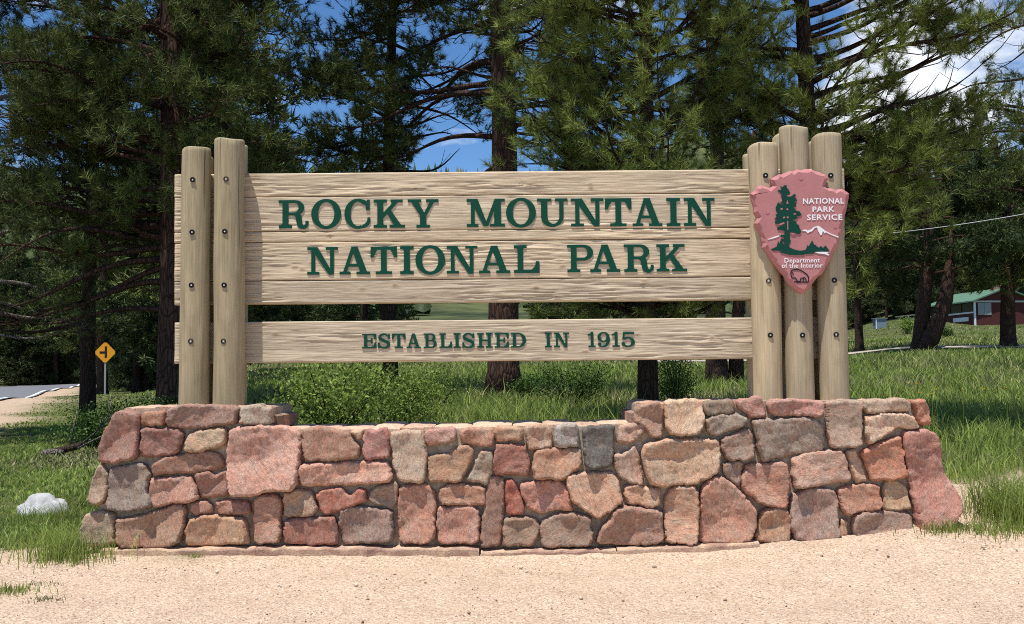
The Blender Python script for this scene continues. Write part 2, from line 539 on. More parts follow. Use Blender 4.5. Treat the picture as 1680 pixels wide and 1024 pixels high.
def build_ground():
    a = np.linspace(-1, 1, 221)
    xs = np.sinh(a * 6.0) / math.sinh(6.0) * 1300
    b = np.linspace(0, 1, 260)
    ys = -14 + (np.sinh(b * 6.4 - 1.15) - math.sinh(-1.15)) / (math.sinh(5.25) - math.sinh(-1.15)) * 1700
    X, Y = np.meshgrid(xs, ys)
    Z = terr(X, Y)
    V = np.stack([X, Y, Z], -1).reshape(-1, 3)
    nx, ny = len(xs), len(ys)
    i = np.arange(nx * ny).reshape(ny, nx)
    F = np.stack([i[:-1, :-1], i[:-1, 1:], i[1:, 1:], i[1:, :-1]], -1).reshape(-1, 4)
    t = NT('ground')
    at = t.n.new('ShaderNodeAttribute')
    at.attribute_name = 'cover'
    v = t.coord('Position')
    n1 = t.noise(v, 2.2, 4)
    # decomposed granite: grains of several sizes
    grains = t.voro(v, 85, 'Color')
    grains2 = t.voro(v, 210, 'Color')
    sep = t.n.new('ShaderNodeSeparateColor'); t.l.new(grains, sep.inputs[0])
    sep2 = t.n.new('ShaderNodeSeparateColor'); t.l.new(grains2, sep2.inputs[0])
    gcol = t.ramp(sep.outputs[0], [(0.0, (0.28, 0.20, 0.145)), (0.10, (0.47, 0.345, 0.25)), (0.5, (0.60, 0.45, 0.325)), (0.88, (0.67, 0.52, 0.395)), (1.0, (0.75, 0.65, 0.54))])
    gcol2 = t.ramp(sep2.outputs[1], [(0.0, 0.55), (0.3, 0.95), (1.0, 1.18)])
    gcol = t.mix(0.8, gcol, gcol2, 'MULTIPLY')
    gcol = t.mix(0.55, gcol, t.ramp(n1, [(0.28, (0.70, 0.645, 0.57)), (0.5, (0.86, 0.815, 0.74)), (0.72, (0.96, 0.92, 0.85))]), 'MULTIPLY')
    soil = t.mix(t.noise(v, 3.0, 5, 0.65), (0.07, 0.10, 0.026), (0.12, 0.125, 0.048))
    soil = t.mix(t.ramp(t.noise(v, 0.35, 7, 0.72), [(0.42, 0), (0.62, 0.9)]), soil, t.mix(t.noise(v, 1.3, 4), (0.14, 0.135, 0.06), (0.04, 0.055, 0.018)))
    far = t.mix(t.ramp(t.noise(v, 0.05, 5, 0.6), [(0.45, 0), (0.6, 1)]), (0.10, 0.115, 0.045), (0.030, 0.042, 0.02))
    dist = t.n.new('ShaderNodeSeparateXYZ'); t.l.new(v, dist.inputs[0])
    mr = t.n.new('ShaderNodeMapRange'); mr.inputs[1].default_value = 80; mr.inputs[2].default_value = 240
    t.l.new(dist.outputs['Y'], mr.inputs[0])
    soil = t.mix(mr.outputs[0], soil, far)
    t.color(t.mix(at.outputs['Fac'], soil, gcol)).rough(0.95, 0.1)
    t.bump(t.mix(0.5, t.voro(v, 62), t.voro(v, 28)), 1.0, 0.02)
    o = obj('ground', V, F, t.m, smooth=True)
    at_ = o.data.attributes.new('cover', 'FLOAT', 'POINT')
    at_.data.foreach_set('value', gravel_mask(V[:, 0], V[:, 1]).astype(np.float32))
    tag(o, 'gravel forecourt and grassy ground rising to the wooded hills', None, None, 'structure')


build_ground()


def ribbon(name, pts, w0, w1, dz, mat, label, nrm):
    """a strip lying on the terrain between offsets w0..w1 from a polyline"""
    V, F = [], []
    k = 6
    for i, p in enumerate(pts):
        for j in range(k + 1):
            q = p + nrm * (w0 + (w1 - w0) * j / k)
            V.append((q[0], q[1], float(terr(q[0], q[1])) + dz))
    for i in range(len(pts) - 1):
        for j in range(k):
            a = i * (k + 1) + j
            F.append((a, a + 1, a + k + 2, a + k + 1))
    return tag(obj(name, V, F, mat, smooth=True), label, None, None, 'structure')


asphalt = simple('asphalt', (0.16, 0.165, 0.18), 0.9, 0.2, 3, 'Position')
road_pts = [ROAD_P + ROAD_D * s for s in np.linspace(-38, 78, 50)]
ribbon('road', road_pts, 0, 6.4, 0.06, asphalt, 'grey asphalt road curving away on the left', ROAD_N)
ribbon('road_edge_line', road_pts, 0.12, 0.30, 0.066, M['white_paint'], 'white painted edge line of the road', ROAD_N)
path_pts = [np.array([x, 41.0 - 0.02 * x]) for x in np.linspace(6, 60, 40)]
ribbon('side_road', path_pts, 0, 2.2, 0.22, simple('pale_gravel', (0.40, 0.35, 0.28), 0.95, 0.2, 2, 'Position'),
       'pale gravel track crossing the meadow on the right', np.array([0.0, 1.0]))

# ------------------------------------------------------------------ stone wall
ST_A = (100, 640, 3.5316, [
    ([(335,122),(462,130),(456,300),(447,392),(305,426),(232,416),(222,330),(265,228)], (178,118,104)),
    ([(475,128),(612,122),(610,190),(590,207),(472,205)], (186,120,84)),
    ([(630,105),(740,85),(1025,95),(1030,190),(950,200),(760,222),(640,210),(622,180)], (170,124,110)),
    ([(1045,100),(1100,85),(1165,85),(1180,110),(1225,95),(1225,195),(1045,200)], (178,160,140)),
    ([(470,220),(690,222),(718,250),(690,340),(660,375),(480,385),(468,350)], (168,110,100)),
    ([(745,250),(800,232),(930,216),(965,225),(962,300),(930,325),(770,360),(725,350),(722,310)], (196,160,122)),
    ([(545,430),(610,390),(720,370),(860,352),(915,375),(940,400),(940,440),(880,465),(720,480),(545,490)], (172,118,92)),
    ([(290,460),(380,430),(495,425),(520,480),(515,570),(540,670),(420,695),(275,690),(280,600),(290,500)], (152,136,128)),
    ([(205,470),(235,430),(285,480),(280,560),(260,640),(225,660),(160,645),(170,600)], (180,150,122)),
    ([(540,510),(760,490),(785,560),(795,625),(760,640),(550,675),(520,640),(525,560)], (200,142,122)),
    ([(790,490),(860,470),(900,495),(975,450),(980,600),(830,628),(800,560)], (172,114,98)),
    ([(985,225),(1060,207),(1285,210),(1390,235),(1396,380),(1370,575),(1200,585),(1060,615),(1005,610),(975,540),(972,380)], (218,156,136)),
    ([(335,745),(440,730),(700,655),(725,670),(722,780),(690,880),(640,905),(380,910),(340,880),(330,800)], (182,132,100)),
    ([(150,715),(270,700),(305,715),(325,770),(325,885),(290,895),(125,905),(118,850),(130,770)], (182,152,120)),
    ([(755,650),(850,640),(885,680),(880,705),(775,725),(750,690)], (188,130,108)),
    ([(910,650),(960,630),(1095,645),(1100,715),(920,715),(908,690)], (184,120,98)),
    ([(760,740),(850,720),(980,730),(1065,745),(1085,800),(1095,880),(1030,885),(880,900),(725,895),(735,800)], (206,154,108)),
    ([(1130,615),(1260,600),(1280,640),(1278,880),(1130,890),(1122,760)], (194,136,110)),
])
ST_B = (440, 640, 3.5316, [
    ([(200,225),(300,215),(450,240),(510,300),(535,340),(525,390),(330,408),(225,410),(205,340)], (180,126,98)),
    ([(470,240),(555,230),(545,270),(525,285)], (216,174,134)),
    ([(570,235),(690,225),(708,260),(705,390),(570,405),(550,360),(552,270)], (188,118,112)),
    ([(185,440),(240,425),(690,412),(710,450),(725,510),(700,530),(390,550),(210,555),(185,510)], (218,154,128)),
    ([(720,245),(800,232),(905,240),(918,400),(910,535),(800,530),(765,520),(725,430),(715,300)], (194,166,140)),
    ([(920,235),(1080,215),(1088,280),(1050,300),(930,318),(915,290)], (200,136,124)),
    ([(1112,230),(1290,220),(1310,250),(1305,310),(1270,330),(1130,300),(1115,270)], (200,140,108)),
    ([(1110,325),(1160,318),(1188,350),(1175,420),(1120,520),(1090,530),(930,530),(932,440),(930,385),(1020,370)], (186,136,94)),
    ([(1235,350),(1306,350),(1300,480),(1270,545),(1145,520),(1190,430)], (174,156,136)),
    ([(105,585),(250,578),(270,610),(285,690),(260,720),(100,735),(92,640)], (186,146,116)),
    ([(280,600),(330,570),(430,570),(480,615),(520,570),(565,575),(570,640),(480,670),(400,700),(335,722),(305,690)], (196,108,82)),
    ([(600,585),(640,560),(750,533),(757,570),(750,640),(735,680),(640,665),(590,635)], (166,138,120)),
    ([(765,550),(900,545),(960,580),(970,660),(965,850),(930,880),(765,880),(760,700)], (198,134,108)),
    ([(1000,570),(1050,538),(1260,555),(1255,660),(1200,665),(1010,660),(990,630)], (200,136,98)),
    ([(990,680),(1080,668),(1220,680),(1228,760),(1215,890),(985,885),(978,780)], (206,140,118)),
    ([(110,745),(385,728),(398,800),(400,885),(370,892),(100,888),(95,800)], (182,112,92)),
    ([(430,695),(490,672),(720,695),(727,800),(720,870),(600,885),(430,885),(420,800),(412,730)], (166,134,124)),
])
ST_C = (780, 640, 3.5316, [
    ([(115,215),(265,218),(272,290),(125,298),(112,250)], (206,156,114)),
    ([(285,210),(430,197),(440,290),(440,330),(310,340),(290,280)], (200,160,130)),
    ([(460,210),(580,190),(598,240),(598,325),(470,330),(462,270)], (170,170,172)),
    ([(625,215),(800,200),(802,320),(790,440),(640,455),(625,330)], (104,103,105)),
    ([(835,210),(970,190),(980,240),(920,290),(870,310),(822,300)], (194,146,118)),
    ([(120,315),(290,315),(305,380),(315,470),(300,490),(200,495),(110,485),(97,420),(110,360)], (184,110,88)),
    ([(345,350),(420,335),(610,340),(620,440),(540,490),(500,518),(345,510),(330,460)], (196,136,94)),
    ([(800,380),(860,365),(920,325),(940,370),(970,500),(965,545),(900,540),(830,490),(805,440)], (196,156,134)),
    ([(935,90),(1060,68),(1083,110),(1080,255),(1070,275),(1015,272),(985,220),(925,180)], (184,136,110)),
    ([(1095,60),(1310,55),(1325,180),(1290,255),(1200,265),(1120,255),(1098,180)], (218,180,138)),
    ([(985,310),(1085,285),(1300,280),(1405,285),(1413,400),(1400,470),(1300,530),(1200,545),(1080,555),(1010,545),(975,440),(968,360)], (204,160,120)),
    ([(75,500),(130,497),(165,520),(165,620),(150,880),(120,895),(35,900),(30,850),(45,740),(60,600)], (164,116,98)),
    ([(180,520),(215,515),(240,560),(280,690),(280,715),(180,730),(175,600)], (194,98,76)),
    ([(270,540),(330,528),(490,525),(525,545),(550,640),(568,700),(470,690),(390,712),(300,680),(265,590)], (212,134,112)),
    ([(540,495),(600,478),(790,475),(825,520),(845,650),(800,690),(715,740),(660,715),(560,640),(525,540)], (218,160,118)),
    ([(865,565),(910,545),(1060,570),(1065,650),(1020,680),(885,655),(858,600)], (210,156,114)),
    ([(170,745),(250,735),(350,738),(370,780),(365,850),(330,900),(165,895),(155,840)], (168,134,110)),
    ([(385,750),(470,712),(560,708),(670,740),(660,790),(683,820),(670,900),(420,910),(385,890),(372,800)], (168,134,114)),
    ([(810,690),(870,672),(1075,690),(1085,870),(1060,890),(850,895),(695,885),(720,810)], (180,132,112)),
    ([(1110,590),(1165,555),(1260,550),(1290,600),(1285,860),(1270,888),(1100,885),(1090,760),(1095,640)], (208,154,118)),
])
ST_D = (1120, 640, 3.5, [
    ([(130,70),(285,52),(290,125),(200,140),(135,148),(122,110)], (150,128,108)),
    ([(130,170),(170,145),(300,135),(365,165),(355,205),(280,225),(200,260),(150,245)], (168,148,132)),
    ([(305,60),(445,40),(470,110),(475,155),(385,158),(350,120),(310,95)], (190,126,114)),
    ([(485,70),(520,55),(795,62),(800,130),(760,150),(530,150),(490,120)], (196,132,120)),
    ([(820,60),(1020,60),(1020,200),(1015,310),(980,325),(840,330),(825,200)], (184,150,130)),
    ([(1030,60),(1260,50),(1292,80),(1295,120),(1050,135),(1032,100)], (190,156,126)),
    ([(1310,60),(1385,55),(1405,110),(1420,195),(1380,205),(1350,190)], (208,126,84)),
    ([(1030,155),(1150,130),(1300,135),(1350,215),(1290,225),(1230,205),(1150,265),(1070,305),(1045,290)], (224,186,154)),
    ([(1255,245),(1380,225),(1450,260),(1478,350),(1470,420),(1500,480),(1560,600),(1578,665),(1540,740),(1480,800),(1345,830),(1320,660),(1280,420)], (204,130,114)),
    ([(390,170),(720,155),(800,190),(808,340),(720,365),(590,370),(490,400),(450,405),(425,320),(410,250)], (166,144,130)),
    ([(215,280),(375,215),(400,270),(405,395),(300,405),(240,390),(220,330)], (166,134,118)),
    ([(230,415),(335,408),(335,500),(320,545),(280,520),(230,480)], (166,134,118)),
    ([(1020,355),(1110,310),(1245,255),(1265,400),(1278,500),(1180,515),(1075,520),(1045,420)], (206,128,88)),
    ([(625,390),(760,350),(905,345),(930,400),(960,520),(860,530),(690,565),(640,560),(625,470)], (206,156,134)),
    ([(930,345),(985,340),(1030,440),(1050,520),(1000,535),(965,470)], (208,170,138)),
    ([(360,425),(590,410),(605,520),(600,640),(590,680),(440,650),(330,555),(340,490)], (200,132,104)),
    ([(100,560),(170,500),(215,495),(300,550),(420,690),(415,760),(385,860),(310,880),(85,875),(100,760)], (208,146,118)),
    ([(445,690),(520,670),(600,690),(620,740),(610,855),(560,870),(410,865),(425,780)], (196,142,96)),
    ([(620,600),(720,565),(860,565),(885,640),(880,740),(900,830),(880,855),(700,865),(635,850),(610,760)], (178,140,128)),
    ([(885,570),(960,540),(1125,535),(1138,680),(1060,690),(930,720),(900,650)], (200,130,94)),
    ([(1155,530),(1180,515),(1270,540),(1290,610),(1300,680),(1240,685),(1150,685),(1145,620)], (200,160,114)),
    ([(975,715),(1040,700),(1300,695),(1305,830),(1280,835),(985,860),(970,790)], (178,140,124)),
    ([(905,740),(945,745),(940,830),(905,850)], (206,156,106)),
])

wall = thing('stone_wall', 'long low wall of pink and grey granite stones carrying the park sign', 'wall', (0, 0.4, 0))
WALL_BACK = 0.95


def chaikin(p, it=1):
    for _ in range(it):
        q = []
        for i in range(len(p)):
            a, b = p[i], p[(i + 1) % len(p)]
            q.append((a[0] * .87 + b[0] * .13, a[1] * .87 + b[1] * .13))
            q.append((a[0] * .13 + b[0] * .87, a[1] * .13 + b[1] * .87))
        p = q
    return p


def resample(p, step):
    out = []
    for i in range(len(p)):
        a, b = p[i], p[(i + 1) % len(p)]
        n = max(1, int(round(math.hypot(b[0] - a[0], b[1] - a[1]) / step)))
        for k in range(n):
            t = k / n
            out.append((a[0] + (b[0] - a[0]) * t, a[1] + (b[1] - a[1]) * t))
    return out


def stone_col(rgb, sat=0.53, val=1.0):
    c = srgb(*rgb)
    l = 0.3 * c[0] + 0.55 * c[1] + 0.15 * c[2]
    return tuple((l + (k - l) * sat) * val * w for k, w in zip(c, (1.06, 1.00, 0.86)))


def grow(p, w):
    n = len(p)
    ar = sum(p[i][0] * p[(i + 1) % n][1] - p[(i + 1) % n][0] * p[i][1] for i in range(n))
    sg = 1 if ar > 0 else -1
    out = []
    for i in range(n):
        a, b = p[i - 1], p[(i + 1) % n]
        dx, dy = b[0] - a[0], b[1] - a[1]
        l = math.hypot(dx, dy) or 1
        out.append((p[i][0] + sg * dy / l * w, p[i][1] - sg * dx / l * w))
    return out


def make_stone(poly, rgb, seed, parent, org, step=0.0145, bulge=0.036, back=0.085):
    """poly: outline in metres on the wall face (x, z); a rough quarried face grown from it"""
    R = random.Random(seed)
    p = resample(chaikin(grow(poly, 0.008), 1), step)
    cx = sum(a for a, _ in p) / len(p)
    cz = sum(b for _, b in p) / len(p)
    q = []
    for (x, z) in p:
        n = 0.009 * float(vn(x * 17, z * 17, seed)) + 0.006 * float(vn(x * 55, z * 55, seed))
        d = math.hypot(x - cx, z - cz) or 1
        q.append((x + (x - cx) / d * n, z + (z - cz) / d * n))
    nb = len(q)
    xs, zs = [a for a, _ in q], [b for _, b in q]
    gx, gz = np.meshgrid(np.arange(min(xs), max(xs), step), np.arange(min(zs), max(zs), step))
    gx, gz = gx.ravel(), gz.ravel()
    rs = np.random.RandomState(seed)
    gx = gx + rs.uniform(-.35, .35, gx.shape) * step
    gz = gz + rs.uniform(-.35, .35, gz.shape) * step
    k = inpoly(gx, gz, q) & (distpoly(gx, gz, q) > step * 0.55)
    pts = [Vector(a) for a in q] + [Vector((a, b)) for a, b in zip(gx[k], gz[k])]
    vc, _, fc, ov, _, _ = delaunay_2d_cdt(pts, [], [list(range(nb))], 1, 1e-6)
    vc = np.array([(v.x, v.y) for v in vc])
    x, z = vc[:, 0], vc[:, 1]
    d = distpoly(x, z, q)
    r = R.uniform(0.009, 0.017)
    e = np.clip(d / r, 0, 1)
    prof = 0.30 + 0.70 * np.sqrt(np.clip(1 - (1 - e) ** 2, 0, 1)); prof = np.where(d < 1e-5, 0.12, prof)
    tx, tz = R.uniform(-.10, .10), R.uniform(-.09, .05)
    s = seed * 1.37
    # broken facets: largest of several tilted planes, plus grain
    fac = np.full(x.shape, -1.0)
    for _ in range(6):
        ax, az = R.uniform(-.30, .30), R.uniform(-.30, .30)
        fac = np.maximum(fac, (x - cx) * ax + (z - cz) * az + R.uniform(-.012, .006))
    wx, wz = x + 0.02 * vn(x * 14, z * 14, s + 4), z + 0.02 * vn(x * 14, z * 14, s + 8)
    cell = _h(np.floor(wx * 15).astype(np.int64), np.floor(wz * 21).astype(np.int64), np.int64(seed))
    rel = fac * 0.9 + 0.010 * fbm(wx * 5, wz * 6, s, 3) + 0.005 * (0.5 - np.abs(vn(wx * 11, wz * 15, s))) + 0.0032 * vn(x * 42, z * 42, s) + 0.004 * (cell - 0.5)
    y = -prof * (bulge * R.uniform(0.8, 1.3) + (x - cx) * tx + (z - cz) * tz) - (0.5 + 0.5 * e) * rel
    n = len(vc)
    V = np.stack([x, y, z], 1)
    # skirt going back into the mortar
    bl = [None] * nb
    for i, o in enumerate(ov):
        for j in o:
            if j < nb: bl[j] = i
    bl = [b for b in bl if b is not None]
    SK = np.stack([x[bl], np.full(len(bl), back), z[bl]], 1)
    V = np.vstack([V, SK]) - np.array(org)
    F = []
    for f in fc:
        a = vc[f[0]]; b = vc[f[1]]; c = vc[f[2]]
        cr = (b[0] - a[0]) * (c[1] - a[1]) - (b[1] - a[1]) * (c[0] - a[0])
        F.append(tuple(f) if cr > 0 else tuple(f)[::-1])
    m = len(bl)
    area = sum(q[i][0] * q[(i + 1) % nb][1] - q[(i + 1) % nb][0] * q[i][1] for i in range(nb))
    for i in range(m):
        j = (i + 1) % m
        f = (bl[j], bl[i], n + i, n + j)
        F.append(f if area > 0 else f[::-1])
    o = obj('stone', V, F, M['stone'], parent, smooth=True)
    c = stone_col(rgb)
    o.color = (*c, 1)
    return o


WORG = (0, 0.4, 0)
sd = 1
for ox, oy, sc, lst in (ST_A, ST_B, ST_C, ST_D):
    for poly, rgb in lst:
        pm = []
        for (a, b) in poly:
            v = P(ox + a / sc, oy + b / sc, 0.0)
            pm.append((v.x, v.z))
        make_stone(pm, rgb, sd, wall, WORG)
        sd += 1


def px_line(pts, Y=0.0):
    return [(P(a, b, Y).x, P(a, b, Y).z) for a, b in pts]


def prism_xz(poly, y0, y1, org=(0, 0, 0)):
    n = len(poly)
    V = [(x - org[0], y0 - org[1], z - org[2]) for x, z in poly] + [(x - org[0], y1 - org[1], z - org[2]) for x, z in poly]
    F = [tuple(range(n)), tuple(range(2 * n - 1, n - 1, -1))] + [((i + 1) % n, i, n + i, n + (i + 1) % n) for i in range(n)]
    return V, F


# mortar core: its outline follows the top of the wall
core = px_line([(150, 905), (168, 800), (175, 745), (200, 682), (240, 672), (330, 668), (440, 669), (444, 705), (600, 709), (800, 705), (1000, 698), (1046, 696),
                (1048, 664), (1250, 657), (1500, 661), (1512, 700), (1540, 760), (1560, 860), (1555, 905)], 0.03)
core = [(x, max(z, -0.15)) for x, z in core]
bmc = bmesh.new()
V, F = prism_xz(core, 0.022, WALL_BACK, WORG)
bv = [bmc.verts.new(v) for v in V]
for f in F: bmc.faces.new([bv[i] for i in f])
bmesh.ops.recalc_face_normals(bmc, faces=bmc.faces)
me = bpy.data.meshes.new('mortar_core'); bmc.to_mesh(me); bmc.free()
me.materials.append(M['mortar'])
link(bpy.data.objects.new('mortar_core', me), wall)


# capping slabs along the top (thin pale stone seen edge on), rear face and ends
def slab(name, x0, x1, y0, y1, z0, z1, rgb, seed, parent, org):
    R = random.Random(seed)
    nx, ny = max(2, int((x1 - x0) / 0.04)), max(2, int((y1 - y0) / 0.06))
    V, F = [], []
    gx = np.linspace(x0, x1, nx + 1); gy = np.linspace(y0, y1, ny + 1)
    X, Y = np.meshgrid(gx, gy)
    edge = np.minimum(np.minimum(X - x0, x1 - X), np.minimum(Y - y0, y1 - Y))
    Zt = z1 + 0.012 * fbm(X * 7, Y * 7, seed, 3) - 0.010 * (edge < 0.004)
    Yj = Y + (Y <= y0 + 1e-6) * 0.022 * vn(X * 9, 0, seed) + (Y >= y1 - 1e-6) * 0.022 * vn(X * 9, 5, seed)
    top = np.stack([X, Yj, Zt], -1).reshape(-1, 3)
    n = len(top)
    i = np.arange(n).reshape(ny + 1, nx + 1)
    for a in range(ny):
        for b in range(nx):
            F.append((i[a, b], i[a, b + 1], i[a + 1, b + 1], i[a + 1, b]))
    ring = list(i[0, :]) + list(i[1:, -1]) + list(i[-1, -2::-1]) + list(i[-2:0:-1, 0])
    bot = top[ring].copy(); bot[:, 2] = z0
    m = len(ring)
    for k in range(m):
        F.append((ring[(k + 1) % m], ring[k], n + k, n + (k + 1) % m))
    F.append(tuple(n + k for k in range(m - 1, -1, -1)))
    o = obj(name, np.vstack([top, bot]) - np.array(org), F, M['stone'], parent, smooth=False)
    c = stone_col(rgb); o.color = (*c, 1)
    return o


def cap_row(px0, px1, py0, py1, ys, seed, n):
    R = random.Random(seed)
    cuts = [0] + sorted((k + R.uniform(-.25, .25)) / n for k in range(1, n)) + [1]
    for k in range(n):
        t0, t1 = cuts[k], cuts[k + 1]
        a, b = P(px0 + (px1 - px0) * t0, py0 + (py1 - py0) * t0, 0.06), P(px0 + (px1 - px0) * t1, py0 + (py1 - py0) * t1, 0.06)
        z = (a.z + b.z) / 2 + R.uniform(-.004, .006)
        slab('cap_stone', a.x + 0.004, b.x - 0.004, ys[0], ys[1], z - 0.05, z, R.choice([(222, 178, 148), (214, 172, 138), (226, 188, 156), (204, 160, 132)]), seed * 31 + k, wall, WORG)


cap_row(205, 442, 669, 666, (0.028, 0.93), 3, 4)
cap_row(450, 1046, 705, 694, (0.028, 0.93), 4, 11)
cap_row(1048, 1508, 660, 657, (0.028, 0.93), 5, 7)

# return faces where the raised ends step down, and the two wall ends
def side_stones(X, z0, z1, sgn, seed, n, y0=0.05, y1=0.92):
    R = random.Random(seed)
    ys = np.linspace(y0, y1, n + 1)
    for k in range(n):
        w = ys[k + 1] - ys[k] - 0.012
        zz = z0
        while zz < z1 - 0.05:
            h = min(R.uniform(0.12, 0.22), z1 - zz)
            V, F = prism_xz([(0, 0), (0.05, 0.01), (0.05, h - 0.022), (0, h - 0.012)], 0, w)
            b = MB()
            xo = X if sgn > 0 else X - 0.0
            b.add([(X + sgn * (x * 1.0) - WORG[0], y + ys[k] - WORG[1], z + zz - WORG[2]) for x, y, z in V], F if sgn > 0 else [f[::-1] for f in F])
            o = b.obj('stone', M['stone'], wall)
            c = stone_col(R.choice([(176, 120, 100), (190, 130, 110), (160, 130, 118), (150, 112, 98)])); o.color = (*c, 1)
            zz += h


vL, vR = P(444, 690, 0.03), P(1046, 680, 0.03)
zt = P(444, 669, 0.03).z
side_stones(vL.x, P(444, 705, 0.03).z, zt - 0.05, 1, 8, 3)
side_stones(vR.x, P(1046, 697, 0.03).z, P(1046, 664, 0.03).z - 0.05, -1, 9, 3)

# footing ledge in front of the wall
def footing(px0, px1, pyt0, pyt1, h0, h1, seed):
    n = max(4, int((px1 - px0) / 14))
    V, F = [], []
    for i in range(n + 1):
        t = i / n
        px = px0 + (px1 - px0) * t
        top = P(px, pyt0 + (pyt1 - pyt0) * t, -0.09)
        zt_ = top.z + 0.006 * float(vn(px * 0.09, seed)) - 0.0
        yf = -0.105 + 0.02 * float(vn(px * 0.06, seed, 4)) + 0.010 * float(vn(px * 0.21, seed, 4))
        for (y, z) in ((0.05, zt_ + 0.012), (-0.05, zt_ + 0.006), (yf, zt_), (yf - 0.006, zt_ - 0.012), (yf - 0.004, -0.12), (0.05, -0.12)):
            V.append((top.x - WORG[0], y - WORG[1], z - WORG[2]))
    for i in range(n):
        for k in range(5):
            a = i * 6 + k
            F.append((a, a + 1, a + 7, a + 6))
    F.append(tuple(range(5, -1, -1))); F.append(tuple(n * 6 + k for k in range(6)))
    return obj('footing_slab', V, [f[::-1] for f in F], M['footing'], wall)


tF = NT('footing_concrete')
vF = tF.coord('Position')
cF = tF.mix(tF.ramp(tF.noise(tF.coord('Position', (1, 1, 1.6)), 5, 4, 0.6), [(0.42, 0), (0.6, 1)]), (0.56, 0.40, 0.27), (0.36, 0.22, 0.165))
tF.color(tF.mix(0.6, cF, tF.ramp(tF.noise(vF, 60, 4), [(0.35, 0.7), (0.65, 1.2)]), 'MULTIPLY')).rough(0.95, 0.1).bump(tF.noise(vF, 70, 5), 0.5, 0.01)
M['footing'] = tF.m
footing(165, 420, 901, 900, 0, 0, 11)
footing(421, 786, 899, 900, 0, 0, 12)
footing(789, 1010, 905, 902, 0, 0, 13)
footing(1012, 1245, 901, 891, 0, 0, 14)

# ------------------------------------------------------------------ the park sign
YP, RP = 0.27, 0.126          # front posts: centre depth and radius
YB, TB = 0.42, 0.09           # boards: front face depth and thickness
YR = 0.66                     # rear posts
SORG = (0.0, YB, 0.95)
sign = thing('entrance_sign', 'wooden park entrance sign with green raised letters and pink arrowhead plaque', 'sign', SORG)


def rel(v): return (v[0] - SORG[0], v[1] - SORG[1], v[2] - SORG[2])


def make_log(px_t0, px_t1, py_t, px_b0, px_b1, Y, mat, seed, zbot=0.80):
    t0, t1 = P(px_t0, py_t, Y), P(px_t1, py_t, Y)
    b0, b1 = P(px_b0, 655, Y), P(px_b1, 655, Y)
    xt, xb = (t0.x + t1.x) / 2, (b0.x + b1.x) / 2
    rt, rb = (t1.x - t0.x) / 2, (b1.x - b0.x) / 2
    zb, ztp = zbot, t0.z
    n, m = 40, 60
    V, F = [], []
    KR = random.Random(int(seed * 10))
    ks = [(-math.pi / 2 + KR.uniform(-1.2, 1.2), zb + KR.uniform(0.15, 0.9) * (ztp - zb), KR.uniform(0.003, 0.006)) for _ in range(4)]

    def kn(a, z):
        return sum(h * math.exp(-((math.atan2(math.sin(a - ka), math.cos(a - ka)) * 0.12 / 0.032) ** 2) - ((z - kz) / 0.035) ** 2) for ka, kz, h in ks)
    rows = list(np.linspace(zb, ztp - 0.03, m)) + [ztp - 0.012, ztp - 0.003, ztp]
    shrink = [1.0] * m + [0.985, 0.93, 0.80]
    for j, z in enumerate(rows):
        t = (z - zb) / (ztp - zb)
        cx, r = xb + (xt - xb) * t, rb + (rt - rb) * t
        for k in range(n):
            a = 2 * math.pi * k / n
            w = 0.006 * float(vn(math.cos(a) * 1.4 + 5, math.sin(a) * 1.4, seed + z * 1.6)) + 0.0025 * float(vn(math.cos(a) * 7 + 5, math.sin(a) * 7, seed + z * 2.0)) + kn(a, z)
            rr = (r + w) * shrink[j]
            tilt = (0.012 * math.cos(a + seed) + 0.004 * math.sin(3 * a + seed * 2)) if j >= m else 0
            V.append((cx + rr * math.cos(a) - xb, rr * math.sin(a), z + tilt - zb))
    R_ = len(rows)
    for j in range(R_ - 1):
        for k in range(n):
            F.append((j * n + k, j * n + (k + 1) % n, (j + 1) * n + (k + 1) % n, (j + 1) * n + k))
    F.append(tuple((R_ - 1) * n + k for k in range(n)))
    F.append(tuple(range(n - 1, -1, -1)))
    o = obj('post', V, F, mat, sign, smooth=True, loc=rel((xb, Y, zb)))
    mod = None
    return o, (xb, xt, rb, rt, zb, ztp, Y)


def add_bolt(o, info, px, py):
    xb, xt, rb, rt, zb, ztp, Y = info
    p = P(px, py, Y - RP)
    t = (p.z - zb) / (ztp - zb)
    cx, r = xb + (xt - xb) * t, rb + (rt - rb) * t
    dx = max(-0.8 * r, min(0.8 * r, p.x - cx))
    yf = -math.sqrt(r * r - dx * dx)
    nrm = Vector((dx / r, yf / r, 0))
    c = Vector((p.x - xb, yf, p.z - zb))
    a = Vector((0, 0, 1)); b = nrm.cross(a)
    def ring(rad, off, n=16): return [c + nrm * off + (a * math.cos(2 * math.pi * k / n) + b * math.sin(2 * math.pi * k / n)) * rad for k in range(n)]
    n = 16
    V = ring(0.022, -0.008) + ring(0.022, 0.008) + ring(0.016, 0.008) + ring(0.0145, 0.001)
    F = [(i * n + k, i * n + (k + 1) % n, (i + 1) * n + (k + 1) % n, (i + 1) * n + k) for i in range(3) for k in range(n)] + [tuple(3 * n + k for k in range(n))]
    w = obj('bolt', V, F, M['black_paint'], o)
    # the bright nut belongs to the bolt: a second material on the same mesh
    me = w.data
    me.materials.append(M['steel'])
    bm_ = bmesh.new(); bm_.from_mesh(me)
    vs = [bm_.verts.new(v) for v in ring(0.008, 0.0, 6) + ring(0.007, 0.008, 6)]
    fs = [bm_.faces.new([vs[k], vs[(k + 1) % 6], vs[6 + (k + 1) % 6], vs[6 + k]]) for k in range(6)] + [bm_.faces.new(vs[6:])]
    for f in fs: f.material_index = 1
    bmesh.ops.recalc_face_normals(bm_, faces=bm_.faces)
    bm_.to_mesh(me); bm_.free()


